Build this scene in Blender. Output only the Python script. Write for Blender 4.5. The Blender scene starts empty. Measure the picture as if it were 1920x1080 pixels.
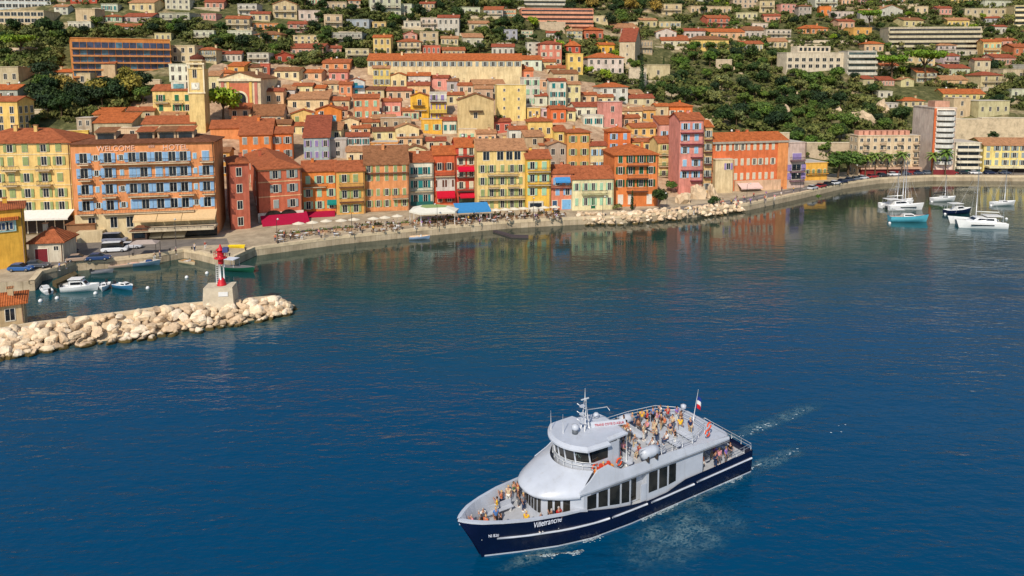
import bpy, math, random, re
import numpy as np
from mathutils import Vector, Matrix
from mathutils.geometry import tessellate_polygon
rnd = random.Random(7)
S = bpy.context.scene
C = S.collection
R = math.radians
PI = math.pi

# ------------------------------------------------------------------ camera model (metres; the drone hangs 39 m above the bay)
F = 1350.0; CAMH = 39.0; PITCH = R(6); CP, SP = math.cos(PITCH), math.sin(PITCH); Y0 = 271.0
def ray(px, py):
    a = (px-960)/F; b = (Y0-py)/F
    return Vector((a, CP+b*SP, -SP+b*CP))
def on_z(px, py, z=0.0):
    d = ray(px, py); t = (z-CAMH)/d.z
    return Vector((d.x*t, d.y*t, z))
def proj(p):
    X, Y, Z = p[0], p[1], p[2]-CAMH
    zc = Y*CP-Z*SP; yc = Y*SP+Z*CP
    return 960+F*X/zc, Y0-F*yc/zc
def z_at(P, py):                                   # height over P that shows at row py
    t = (Y0-py)/F; return CAMH+P[1]*(t*CP-SP)/(CP+t*SP)
def along(P, a, px):                               # distance along direction a from P to the column px
    zc0 = P[1]*CP-(P[2]-CAMH)*SP; k = (px-960)/F
    return (k*zc0-P[0])/(math.cos(a)-k*math.sin(a)*CP)
cd = bpy.data.cameras.new("camera"); cam = bpy.data.objects.new("camera", cd); C.objects.link(cam)
cam.location = (0, 0, CAMH); cam.rotation_euler = (PI/2-PITCH, 0, 0)
cd.sensor_width = 36; cd.lens = F/1920*36; cd.shift_y = -(540-Y0)/1920; cd.clip_start = 1; cd.clip_end = 6000
S.camera = cam

# ------------------------------------------------------------------ colour and materials
def lin(c):
    return tuple(((v/255)/12.92 if v/255 <= .04045 else ((v/255+.055)/1.055)**2.4) for v in c)
MATS = {}
def nodes(name):
    m = bpy.data.materials.new(name); m.use_nodes = True
    nt = m.node_tree; b = nt.nodes["Principled BSDF"]
    return m, nt, b
def setv(b, **k):
    for n, v in k.items():
        b.inputs[n.replace('_', ' ')].default_value = v
def noise(nt, scale, detail=3, rough=.6, coord='pos', stretch=None):
    n = nt.nodes.new('ShaderNodeTexNoise'); n.inputs['Scale'].default_value = scale
    n.inputs['Detail'].default_value = detail; n.inputs['Roughness'].default_value = rough
    if coord == 'pos':
        g = nt.nodes.new('ShaderNodeNewGeometry'); o = g.outputs['Position']
    else:
        g = nt.nodes.new('ShaderNodeTexCoord'); o = g.outputs['Object']
    if stretch:
        mp = nt.nodes.new('ShaderNodeMapping'); mp.inputs['Scale'].default_value = stretch
        nt.links.new(o, mp.inputs['Vector']); o = mp.outputs['Vector']
    nt.links.new(o, n.inputs['Vector'])
    return n.outputs['Fac']
def ramp(nt, fac, stops):
    r = nt.nodes.new('ShaderNodeValToRGB'); e = r.color_ramp.elements
    while len(e) < len(stops): e.new(.5)
    for i, (p, c) in enumerate(stops):
        e[i].position = p; e[i].color = (*c, 1)
    nt.links.new(fac, r.inputs['Fac']); return r.outputs['Color']
def mixc(nt, fac, a, b, mode='MIX'):
    n = nt.nodes.new('ShaderNodeMix'); n.data_type = 'RGBA'; n.blend_type = mode
    for sock, v in ((n.inputs[0], fac), (n.inputs[6], a), (n.inputs[7], b)):
        if isinstance(v, (int, float)): sock.default_value = v
        elif isinstance(v, tuple): sock.default_value = (*v[:3], 1)
        else: nt.links.new(v, sock)
    return n.outputs[2]
def bump(nt, b, h, strength=.5, dist=.05):
    n = nt.nodes.new('ShaderNodeBump'); n.inputs['Strength'].default_value = strength; n.inputs['Distance'].default_value = dist
    nt.links.new(h, n.inputs['Height']); nt.links.new(n.outputs['Normal'], b.inputs['Normal'])
def desat(c, k=.16):
    l = .25*c[0]+.6*c[1]+.15*c[2]; w_ = (.97, .95, .84); return tuple((v+(l-v)*k)*w_[i] for i, v in enumerate(c))
def mul(c, k): return tuple(min(1, v*k) for v in c)
def plaster(rgb):
    k = ('pl',)+tuple(rgb)
    if k in MATS: return MATS[k]
    m, nt, b = nodes('painted plaster'); c = desat(lin(rgb), .10)
    f1 = noise(nt, .35, 5, .65); f2 = noise(nt, 1.4, 4, .7, stretch=(1, 1, .18))
    col = ramp(nt, f1, [(.25, mul(c, .70)), (.5, mul(c, .98)), (.8, mul(c, 1.16))])
    st = ramp(nt, f2, [(.38, (.62, .57, .52)), (.6, (1, 1, 1))])
    col = mixc(nt, .55, col, st, 'MULTIPLY')
    nt.links.new(col, b.inputs['Base Color']); setv(b, Roughness=.9, Specular_IOR_Level=.2)
    bump(nt, b, noise(nt, 3, 4), .3, .03)
    MATS[k] = m; return m
def paint(rgb, rough=.55, var=.12, metal=0.0, spec=.4, scale=1.2, coord='pos'):
    k = ('pt', tuple(rgb), rough, var, metal, spec, scale)
    if k in MATS: return MATS[k]
    m, nt, b = nodes('paint'); c = lin(rgb)
    col = ramp(nt, noise(nt, scale, 4, .6, coord), [(.3, mul(c, 1-var)), (.7, mul(c, 1+var*.6))])
    nt.links.new(col, b.inputs['Base Color']); setv(b, Roughness=rough, Metallic=metal, Specular_IOR_Level=spec)
    MATS[k] = m; return m
def stone(rgb, scale=.8, dark=.5):
    k = ('st', tuple(rgb), scale, dark)
    if k in MATS: return MATS[k]
    m, nt, b = nodes('stone'); c = lin(rgb)
    v = nt.nodes.new('ShaderNodeTexVoronoi'); v.inputs['Scale'].default_value = scale*2
    g = nt.nodes.new('ShaderNodeNewGeometry'); nt.links.new(g.outputs['Position'], v.inputs['Vector'])
    col = ramp(nt, noise(nt, scale, 6, .7), [(.25, mul(c, dark)), (.5, c), (.8, mul(c, 1.2))])
    col = mixc(nt, .35, col, ramp(nt, v.outputs['Distance'], [(.0, (.75, .72, .7)), (.6, (1, 1, 1))]), 'MULTIPLY')
    nt.links.new(col, b.inputs['Base Color']); setv(b, Roughness=.95, Specular_IOR_Level=.15)
    bump(nt, b, noise(nt, scale*3, 5, .7), .7, .15)
    MATS[k] = m; return m
def tile(rgb):
    k = ('ti', tuple(rgb))
    if k in MATS: return MATS[k]
    m, nt, b = nodes('clay roof tiles'); c = mul(desat(lin(rgb), .08), .88)
    col = ramp(nt, noise(nt, .9, 5, .75), [(.28, mul(c, .42)), (.46, mul(c, .85)), (.62, mul(c, 1.1)), (.8, tuple(min(1, x*1.25+.04) for x in c))])
    sp = ramp(nt, noise(nt, 2.2, 2, .5), [(.5, (1, 1, 1)), (.72, (.55, .5, .46))])
    col = mixc(nt, .6, col, sp, 'MULTIPLY')
    nt.links.new(col, b.inputs['Base Color']); setv(b, Roughness=.9, Specular_IOR_Level=.15)
    w = nt.nodes.new('ShaderNodeTexWave'); w.inputs['Scale'].default_value = 1.1; w.inputs['Distortion'].default_value = .4
    tc = nt.nodes.new('ShaderNodeTexCoord'); nt.links.new(tc.outputs['Object'], w.inputs['Vector'])
    bump(nt, b, w.outputs['Fac'], .6, .12)
    MATS[k] = m; return m
def glass(rgb=(30, 38, 46), rough=.12):
    k = ('gl', tuple(rgb), rough)
    if k in MATS: return MATS[k]
    m, nt, b = nodes('window glass'); c = lin(rgb)
    col = ramp(nt, noise(nt, .6, 2), [(.35, mul(c, .45)), (.65, mul(c, 1.5))])
    nt.links.new(col, b.inputs['Base Color']); setv(b, Roughness=rough, Specular_IOR_Level=.5)
    MATS[k] = m; return m
def leafmat(rgb, name='leaves'):
    k = ('lf', tuple(rgb))
    if k in MATS: return MATS[k]
    m, nt, b = nodes(name); c = lin(rgb)
    oi = nt.nodes.new('ShaderNodeObjectInfo')
    f = noise(nt, .55, 3, .6)
    col = ramp(nt, f, [(.3, mul(c, .7)), (.5, mul(c, 1.5)), (.72, tuple(min(1, x) for x in (c[0]*3.0, c[1]*2.6, c[2]*1.7)))])
    tint = ramp(nt, oi.outputs['Random'], [(0, (.6, .72, .66)), (.35, (1, 1, 1)), (.7, (1.0, .9, .7)), (1, (.75, .95, .6))])
    col = mixc(nt, .75, col, tint, 'MULTIPLY')
    nt.links.new(col, b.inputs['Base Color']); setv(b, Roughness=.7, Specular_IOR_Level=.25)
    MATS[k] = m; return m

# ------------------------------------------------------------------ mesh builder
class MB:
    def __init__(s): s.v = []; s.f = []; s.m = []; s.mats = []; s.sm = []
    def mi(s, mat):
        for i, x in enumerate(s.mats):
            if x is mat: return i
        s.mats.append(mat); return len(s.mats)-1
    def add(s, vs, fs, mat, smooth=False, M=None):
        o = len(s.v); i = s.mi(mat)
        s.v += [tuple(M @ Vector(p)) if M else tuple(p) for p in vs]
        for f in fs: s.f.append([o+k for k in f]); s.m.append(i); s.sm.append(smooth)
        return s
    def box(s, x0, x1, y0, y1, z0, z1, mat, M=None):
        vs = [(x0,y0,z0),(x1,y0,z0),(x1,y1,z0),(x0,y1,z0),(x0,y0,z1),(x1,y0,z1),(x1,y1,z1),(x0,y1,z1)]
        return s.add(vs, [(0,3,2,1),(4,5,6,7),(0,1,5,4),(1,2,6,5),(2,3,7,6),(3,0,4,7)], mat, False, M)
    def prism(s, poly, z0, z1, mat, M=None, smooth=False):            # polygon in XY (ccw), vertical
        n = len(poly)
        vs = [(p[0], p[1], z0) for p in poly]+[(p[0], p[1], z1) for p in poly]
        fs = [[i, (i+1) % n, n+(i+1) % n, n+i] for i in range(n)]
        tri = tessellate_polygon([[Vector((p[0], p[1], 0)) for p in poly]])
        for t in tri:
            a, b, c = [Vector((poly[k][0], poly[k][1])) for k in t]
            if (b-a).cross(c-a) < 0: t = t[::-1]
            fs.append([n+k for k in t]); fs.append(list(t[::-1]))
        return s.add(vs, fs, mat, smooth, M)
    def tube(s, pts, rad, mat, n=6, cap=True, smooth=True, M=None):
        pts = [Vector(p) for p in pts]
        if not isinstance(rad, (list, tuple)): rad = [rad]*len(pts)
        vs = []; fs = []
        for i, p in enumerate(pts):
            d = (pts[min(i+1, len(pts)-1)]-pts[max(i-1, 0)]).normalized()
            a = Vector((0, 0, 1)) if abs(d.z) < .9 else Vector((1, 0, 0))
            u = d.cross(a).normalized(); w = d.cross(u)
            for k in range(n):
                t = 2*PI*k/n; vs.append(p+(u*math.cos(t)+w*math.sin(t))*rad[i])
        for i in range(len(pts)-1):
            for k in range(n):
                k2 = (k+1) % n; fs.append([i*n+k, (i)*n+k2, (i+1)*n+k2, (i+1)*n+k])
        if cap:
            fs.append(list(range(n))); fs.append([(len(pts)-1)*n+k for k in range(n)][::-1])
        return s.add(vs, fs, mat, smooth, M)
    def lathe(s, prof, mat, n=16, M=None, smooth=True):               # (r, z) profile round the z axis
        vs = []; fs = []
        for r, z in prof:
            for k in range(n):
                t = 2*PI*k/n; vs.append((r*math.cos(t), r*math.sin(t), z))
        for i in range(len(prof)-1):
            for k in range(n):
                k2 = (k+1) % n; fs.append([i*n+k, i*n+k2, (i+1)*n+k2, (i+1)*n+k])
        fs.append(list(range(n))[::-1]); fs.append([(len(prof)-1)*n+k for k in range(n)])
        return s.add(vs, fs, mat, smooth, M)
    def grid(s, rows, mat, smooth=True, close=False, M=None):         # rows of equal length
        n = len(rows[0]); vs = [p for r in rows for p in r]; fs = []
        for i in range(len(rows)-1):
            for k in range(n if close else n-1):
                k2 = (k+1) % n; fs.append([i*n+k, i*n+k2, (i+1)*n+k2, (i+1)*n+k])
        return s.add(vs, fs, mat, smooth, M)
    def mesh(s, name):
        me = bpy.data.meshes.new(name); me.from_pydata(s.v, [], s.f)
        for m in s.mats: me.materials.append(m)
        me.polygons.foreach_set('material_index', s.m); me.polygons.foreach_set('use_smooth', s.sm)
        me.update(); return me
    def obj(s, name, parent=None, loc=(0, 0, 0), rz=0.0):
        return link(name, s.mesh(name), parent, loc, rz)
def link(name, me, parent=None, loc=(0, 0, 0), rz=0.0):
    o = bpy.data.objects.new(name, me); C.objects.link(o)
    o.location = loc; o.rotation_euler = (0, 0, rz)
    if parent is not None: o.parent = parent
    return o
def thing(name, label, cat, loc=(0, 0, 0), rz=0.0, group=None):
    o = link(name, None, None, loc, rz); o.empty_display_size = .1
    return tag(o, label, cat, group)
def tag(o, label, cat, group=None):
    o['label'] = label; o['category'] = cat
    if group: o['group'] = group
    return o
def kind(o, k='structure', label=None):
    o['kind'] = k
    if label: o['label'] = label
    return o
KIDS = {}
def dup(root, loc, rz=0.0, label=None, group=None, scale=None):
    kids = KIDS.get(root.name)
    if kids is None:
        kids = KIDS[root.name] = [(c, list(c.children)) for c in root.children]
    r = root.copy(); C.objects.link(r); r.location = loc; r.rotation_euler = (0, 0, rz)
    if scale: r.scale = scale if isinstance(scale, tuple) else (scale,)*3
    if label: r['label'] = label
    if group: r['group'] = group
    for c, gs in kids:
        d = c.copy(); C.objects.link(d); d.parent = r
        for g in gs:
            e = g.copy(); C.objects.link(e); e.parent = d
    return r
def text_mesh(body, size, mat, extrude=.02, shear=0.0):
    cu = bpy.data.curves.new('lettering', 'FONT'); cu.body = body; cu.size = size; cu.extrude = extrude; cu.shear = shear
    cu.align_x = 'CENTER'; cu.align_y = 'CENTER'
    o = bpy.data.objects.new('lettering', cu); C.objects.link(o)
    dg = bpy.context.evaluated_depsgraph_get()
    me = bpy.data.meshes.new_from_object(o.evaluated_get(dg)); bpy.data.objects.remove(o)
    me.materials.clear(); me.materials.append(mat); return me

# ------------------------------------------------------------------ light and air
SUN = Vector((-.24, -.70, .66)).normalized()
sl = bpy.data.lights.new("sun", 'SUN'); sl.energy = 3.9; sl.angle = R(.53); sl.color = (1, .91, .78)
so = bpy.data.objects.new("sun", sl); C.objects.link(so); so.rotation_euler = (-SUN).to_track_quat('-Z', 'Y').to_euler(); so.location = (0, 0, 200)
w = bpy.data.worlds.new("World"); S.world = w; w.use_nodes = True
nt = w.node_tree; bg = nt.nodes['Background']; sky = nt.nodes.new('ShaderNodeTexSky')
sky.sky_type = 'NISHITA'; sky.sun_disc = False; sky.sun_elevation = math.asin(SUN.z); sky.sun_rotation = math.atan2(SUN.x, SUN.y)
sky.air_density = 1.0; sky.dust_density = .6; sky.ozone_density = 1
nt.links.new(sky.outputs['Color'], bg.inputs['Color']); bg.inputs['Strength'].default_value = .12
S.view_settings.view_transform = 'Standard'; S.view_settings.look = 'None'; S.view_settings.exposure = 0; S.view_settings.gamma = 1
S.cycles.max_bounces = 6; S.cycles.diffuse_bounces = 2; S.cycles.glossy_bounces = 3; S.cycles.transparent_max_bounces = 8
S.cycles.sample_clamp_indirect = 6

# ------------------------------------------------------------------ ground: hill, quay, water
FRONT = [(-900,450),(-300,446),(0,438),(150,436),(430,430),(560,408),(680,399),(770,391),(900,383),(1000,380),(1150,378),(1250,372),(1330,362),(1480,340),(1590,323),(1750,317),(1920,316),(2500,316),(3200,316)]
FP = [on_z(x, y, 2.0).xy for x, y in FRONT]
def seg_dist(X, Y):
    X = np.asarray(X, float); Y = np.asarray(Y, float)
    best = np.full(X.shape, 1e9); sgn = np.ones(X.shape)
    for a, b in zip(FP[:-1], FP[1:]):
        d = b-a; L2 = d.length_squared
        t = np.clip(((X-a.x)*d.x+(Y-a.y)*d.y)/L2, 0, 1)
        qx = X-(a.x+t*d.x); qy = Y-(a.y+t*d.y); q = np.hypot(qx, qy)
        s = np.where(d.x*qy-d.y*qx >= 0, 1.0, -1.0)
        m = q < best; best = np.where(m, q, best); sgn = np.where(m, s, sgn)
    return best*sgn
def hgt(X, Y):
    d = seg_dist(X, Y)
    X = np.asarray(X, float); Y = np.asarray(Y, float)
    up = np.clip(d, 0, None)
    h = 1.2+.345*up+.05*np.clip(up-60, 0, None)+.05*np.clip(up-130, 0, None)
    h = h+np.clip(up/60, 0, 1)*(1.6*np.sin(X*.045+1)*np.cos(Y*.05)+.8*np.sin(X*.11)*np.sin(Y*.13+2))
    return np.where(d < 0, np.maximum(1.2+d*.8, -6), h)
def hg(x, y): return float(hgt(np.array([x]), np.array([y]))[0])
def on_ground(px, py):                              # where the view ray meets quay or hill
    d = ray(px, py); ts = np.arange(120, 900, .5)/d.y
    X = d.x*ts; Y = d.y*ts; Z = CAMH+d.z*ts
    H = np.maximum(hgt(X, Y), 1.8)
    i = int(np.argmax(Z <= H))
    if not (Z <= H).any(): i = len(ts)-1
    return Vector((X[i], Y[i], H[i]))

xs = np.concatenate([np.arange(-900, -320, 30), np.arange(-320, 420, 5), np.arange(420, 1100, 30)])
ys = np.concatenate([np.arange(120, 560, 5), np.arange(560, 1150, 25)])
GX, GY = np.meshgrid(xs, ys); GZ = hgt(GX, GY)
m, nt, b = nodes('hill ground')
f = noise(nt, .035, 6, .65); f2 = noise(nt, .35, 5, .7)
dirt = ramp(nt, f2, [(.3, lin((120, 104, 80))), (.55, lin((178, 158, 124))), (.75, lin((206, 190, 158)))])
green = ramp(nt, f2, [(.3, lin((54, 60, 36))), (.55, lin((96, 96, 60))), (.75, lin((152, 140, 100)))])
fm = ramp(nt, f, [(.36, (0, 0, 0)), (.46, (1, 1, 1))])
col = mixc(nt, fm, dirt, green)
nt.links.new(col, b.inputs['Base Color']); setv(b, Roughness=.95, Specular_IOR_Level=.1)
bump(nt, b, noise(nt, .6, 6, .7), .8, .6)
hill = MB(); nx = len(xs)
hill.add(list(zip(GX.ravel().tolist(), GY.ravel().tolist(), GZ.ravel().tolist())),
         [[j*nx+i, j*nx+i+1, (j+1)*nx+i+1, (j+1)*nx+i] for j in range(len(ys)-1) for i in range(nx-1)], m, True)
m_town, nt, b = nodes('town paving'); nt.links.new(ramp(nt, noise(nt, .4, 6, .7), [(.3, lin((128,104,82))), (.5, lin((176,146,116))), (.72, lin((206,180,148)))]), b.inputs['Base Color']); setv(b, Roughness=.95)
mt_ = hill.mi(m_town)
TOWN = [(140,470),(140,210),(280,180),(400,120),(690,125),(700,110),(990,110),(1060,150),(1225,190),(1320,235),(1335,390),(800,420),(430,470)]
def inside(poly, x, y):
    r = False
    for i in range(len(poly)):
        (x1, y1), (x2, y2) = poly[i], poly[i-1]
        if (y1 > y) != (y2 > y) and x < (x2-x1)*(y-y1)/(y2-y1)+x1: r = not r
    return r
for i, f_ in enumerate(hill.f):
    v = hill.v[f_[0]]
    if v[1] > 130:
        a_, b__ = proj(v)
        if inside(TOWN, a_, b__): hill.m[i] = mt_
kind(hill.obj('hillside'))

# water edge of the land (pixels on the waterline)
EDGE = [(-500,560),(-60,552),(66,545),(80,527),(108,520),(142,508),(206,503),(288,494),(345,484),(372,488),(418,500),(440,498),(478,480),(640,458),(790,443),(960,428),(1090,421),(1180,418),(1300,408),(1400,395),(1440,386),(1500,373),(1580,354),(1650,344),(1750,339),(1920,340),(2500,348),(3200,352)]
EP = [on_z(x, y, 0).xy for x, y in EDGE]
BACK = [p+Vector((0, 9)) for p in FP]
QZ = 1.8
poly = EP+BACK[::-1]
m_quay, nt, b = nodes('quay paving'); 
c1 = ramp(nt, noise(nt, .25, 6, .7), [(.3, lin((150, 134, 112))), (.55, lin((192, 174, 146))), (.75, lin((214, 198, 170)))])
br = nt.nodes.new('ShaderNodeTexBrick'); br.inputs['Scale'].default_value = .5; br.inputs['Mortar Size'].default_value = .012
br.inputs['Color1'].default_value = (1, 1, 1, 1); br.inputs['Color2'].default_value = (.86, .85, .83, 1); br.inputs['Mortar'].default_value = (.6, .57, .52, 1)
g = nt.nodes.new('ShaderNodeNewGeometry'); nt.links.new(g.outputs['Position'], br.inputs['Vector'])
nt.links.new(mixc(nt, .7, c1, br.outputs['Color'], 'MULTIPLY'), b.inputs['Base Color']); setv(b, Roughness=.9, Specular_IOR_Level=.2)
bump(nt, b, noise(nt, 1.2, 5), .4, .08)
q = MB(); q.prism([(p.x, p.y) for p in poly], -3, QZ, m_quay); kind(q.obj('quay'))
# coping stones along the water edge: one raised kerb strip
def strip(pts, w0, w1, z0, z1, mat, name):
    mbb = MB(); L = len(pts)
    nrm = []
    for i in range(L):
        d = (pts[min(i+1, L-1)]-pts[max(i-1, 0)]).normalized(); nrm.append(Vector((-d.y, d.x)))
    A = [p+n*w0 for p, n in zip(pts, nrm)]; B = [p+n*w1 for p, n in zip(pts, nrm)]
    rows = [[(a.x, a.y, z0), (a.x, a.y, z1), (b_.x, b_.y, z1), (b_.x, b_.y, z0)] for a, b_ in zip(A, B)]
    mbb.grid(rows, mat, False, True); return mbb.obj(name)
kind(strip(EP[2:], -.06, .9, QZ-.5, QZ+.14, stone((214, 194, 160), .5, .7), 'quay_kerb'))
asph = MATS.setdefault('asphalt', None) or paint((128, 120, 112), .95, .22, 0, .1, .5)
# parking ground at the harbour and the shore road to the right
pk = [on_z(x, y, QZ).xy for x, y in [(60,505),(110,496),(200,482),(300,474),(345,462),(430,458),(425,447),(160,452),(60,460)]]
mp_ = MB(); mp_.prism([(p.x, p.y) for p in pk][::-1] if False else [(p.x, p.y) for p in pk], QZ-.3, QZ+.004, asph); kind(mp_.obj('parking_ground'))
rd = [on_z(x, y, QZ).xy for x, y in [(1180,402),(1300,393),(1400,379),(1450,368),(1505,358),(1590,340),(1660,332),(1750,327.5),(1920,327.5),(2500,332)]]
rb = [on_z(x, y, QZ).xy for x, y in [(2500,325),(1920,322.5),(1750,322.5),(1660,326),(1590,333),(1505,350),(1450,360),(1400,370),(1300,385),(1180,395)]]
mr = MB(); mr.prism([(p.x, p.y) for p in rd+rb], QZ-.3, QZ+.004, asph); kind(mr.obj('shore_road'))
mk = MB(); white = paint((225, 222, 212), .8)
mids = [(a+b_)/2 for a, b_ in zip(rd, rb[::-1])]
for a, b_ in zip(mids[:-1], mids[1:]):
    d = (b_-a); n_ = max(1, int(d.length/6)); u = d.normalized(); v = Vector((-u.y, u.x))*.09
    for i in range(n_):
        p0 = a+u*(i*6); p1 = p0+u*3
        mk.prism([tuple(p0-v), tuple(p1-v), tuple(p1+v), tuple(p0+v)], QZ-.1, QZ+.008, white)
kind(mk.obj('road_markings'))

# ------------------------------------------------------------------ the sea
m, nt, b = nodes('sea water')
g = nt.nodes.new('ShaderNodeNewGeometry'); sx = nt.nodes.new('ShaderNodeSeparateXYZ'); nt.links.new(g.outputs['Position'], sx.inputs[0])
def math_(op, a, b_=None):
    n = nt.nodes.new('ShaderNodeMath'); n.operation = op
    for i, v in enumerate((a, b_)):
        if v is None: continue
        if isinstance(v, (int, float)): n.inputs[i].default_value = v
        else: nt.links.new(v, n.inputs[i])
    return n.outputs[0]
# depth of water: shallower and greener towards the shore, which runs away to the right
dep = math_('SUBTRACT', sx.outputs['Y'], math_('MULTIPLY', math_('MAXIMUM', sx.outputs['X'], 0.0), .42))
dep = math_('ADD', dep, math_('MULTIPLY', math_('SUBTRACT', noise(nt, .02, 3), .5), 26))
dn = math_('DIVIDE', math_('SUBTRACT', dep, 85), 78)
col = ramp(nt, dn, [(0, (0, .050, .124)), (.25, (.0, .052, .098)), (.5, (.001, .056, .068)), (.78, (.020, .050, .040)), (1, (.040, .048, .034))])
# pale shoal under the stones of the breakwater
bw0, bw1 = on_z(-60, 660, 0), on_z(545, 590, 0)
bd = Vector((bw1.x-bw0.x, bw1.y-bw0.y)); bn = Vector((-bd.y, bd.x)).normalized(); bL = bd.length; bu = bd.normalized()
s_ = math_('ADD', math_('MULTIPLY', math_('SUBTRACT', sx.outputs['X'], bw0.x), bn.x), math_('MULTIPLY', math_('SUBTRACT', sx.outputs['Y'], bw0.y), bn.y))
t_ = math_('ADD', math_('MULTIPLY', math_('SUBTRACT', sx.outputs['X'], bw0.x), bu.x), math_('MULTIPLY', math_('SUBTRACT', sx.outputs['Y'], bw0.y), bu.y))
over = math_('MAXIMUM', math_('SUBTRACT', t_, bL-3), 0.0)
dd_ = math_('SQRT', math_('ADD', math_('POWER', math_('ADD', s_, 0.0), 2), math_('POWER', over, 2)))
shoal = math_('SUBTRACT', 1.0, math_('DIVIDE', math_('ADD', dd_, math_('MULTIPLY', math_('SUBTRACT', noise(nt, .5, 4), .5), 6)), 7.5))
sh = ramp(nt, shoal, [(0, (0, 0, 0)), (.4, (.3, .3, .3)), (.85, (1, 1, 1))])
col = mixc(nt, sh, col, ramp(nt, noise(nt, .7, 4), [(.35, (.02, .075, .075)), (.7, (.12, .115, .06))]))
nt.links.new(col, b.inputs['Base Color']); setv(b, Roughness=.04, IOR=1.34, Specular_IOR_Level=.5, Specular_Tint=(.3, .85, 1, 1))
n1 = noise(nt, .2, 3, .55, stretch=(.8, 1.7, 1)); n2 = noise(nt, .62, 3, .55, stretch=(.8, 1.8, 1)); n3 = noise(nt, 2.2, 2, .5)
patch = ramp(nt, noise(nt, .016, 4, .65, stretch=(.6, 1.5, 1)), [(.36, (.3, .3, .3)), (.62, (1.1, 1.1, 1.1))])
hh = math_('ADD', math_('MULTIPLY', n1, .62), math_('ADD', math_('MULTIPLY', n2, .42), math_('MULTIPLY', n3, .035)))
calm = math_('SUBTRACT', 1.0, math_('MULTIPLY', math_('MINIMUM', math_('MAXIMUM', math_('DIVIDE', math_('SUBTRACT', dep, 82), 66), 0.0), 1.0), .88))
hh = math_('MULTIPLY', math_('MULTIPLY', hh, patch), calm)
bump(nt, b, hh, 1.0, .47)
wm = MB(); wm.add([(-1200, -300, 0), (1300, -300, 0), (1300, 700, 0), (-1200, 700, 0)], [(0, 1, 2, 3)], m)
kind(wm.obj('sea_water'))
# ------------------------------------------------------------------ houses
PAL = dict(cream=(238,216,168), yellow=(242,204,116), gold=(242,184,52), ochre=(230,168,84), peach=(238,190,146), salmon=(230,150,104),
           pink=(228,152,140), orange=(232,124,54), red=(198,70,54), white=(228,225,216), grey=(188,184,182), beige=(218,194,162),
           stone=(192,172,146), lilac=(212,196,204), blue=(176,190,206), coral=(224,116,88))
TILES = dict(t=(194,108,68), o=(212,114,58), b=(166,112,78), r=(180,94,68), p=(206,148,108), d=(142,90,66))
TWORD = dict(t='terracotta', o='bright orange', b='brown', r='red', p='pale clay', d='dark clay')
SHUT = dict(teal=(30,124,124), green=(44,112,74), mint=(160,200,164), blue=(140,178,212), grey=(150,160,156), dgreen=(24,84,50), brown=(96,54,40), sky=(150,190,216), olive=(146,160,104), pale=(206,200,176), purple=(150,130,180))
FRAME = paint((226, 216, 196), .7)
_win = {}
def win_mesh(w, h, fr, gl):
    k = (round(w, 1), round(h, 1), id(fr), id(gl))
    if k not in _win:
        w, h = max(.5, k[0]), max(.5, k[1]); b = MB(); t = .1; a, c = w/2, h/2
        b.box(-a, a, -.02, .05, -c, c, gl)
        for x0, x1, z0, z1 in ((-a-t, -a, -c-t, c+t), (a, a+t, -c-t, c+t), (-a, a, c, c+t), (-a-t*.6, a+t*.6, -c-t*1.4, -c), (-.03, .03, -c, c)):
            b.box(x0, x1, -.07, .03, z0, z1, fr)
        _win[k] = b.mesh('window')
    return _win[k]
_shu = {}
def shut_mesh(w, h, mat):
    k = (round(w, 1), round(h, 1), id(mat))
    if k not in _shu:
        b = MB(); a, c = max(.2, k[0])/2, max(.4, k[1])/2
        b.box(-a, a, -.03, .03, -c, c, mat); n = max(3, int(c*2/.28))
        for i in range(n): b.box(-a+.04, a-.04, -.05, -.031, -c+(i+.25)*2*c/n, -c+(i+.7)*2*c/n, mat)
        _shu[k] = b.mesh('shutter')
    return _shu[k]
_bal = {}
IRON = paint((64, 58, 54), .6, .1)
def bal_mesh(W, D, slab, rail):
    k = (round(W, 1), round(D, 1), id(slab), id(rail))
    if k not in _bal:
        W = k[0]; b = MB(); b.box(-W/2, W/2, -D, 0, -.2, 0, slab); r = MB()
        for x0, x1, y0, y1 in ((-W/2, W/2, -D+.02, -D+.07), (-W/2, -W/2+.05, -D+.07, 0), (W/2-.05, W/2, -D+.07, 0)):
            r.box(x0, x1, y0, y1, .92, 1.0, rail); r.box(x0, x1, y0, y1, .06, .12, rail)
        n = max(2, int(W/.3))
        for i in range(n+1): x = -W/2+.03+(W-.06)*i/n; r.box(x-.022, x+.022, -D+.025, -D+.065, .1, .95, rail)
        _bal[k] = (b.mesh('balcony'), r.mesh('railing'))
    return _bal[k]
HOUSES = []
GELW = paint((216,214,208), .5)
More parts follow.
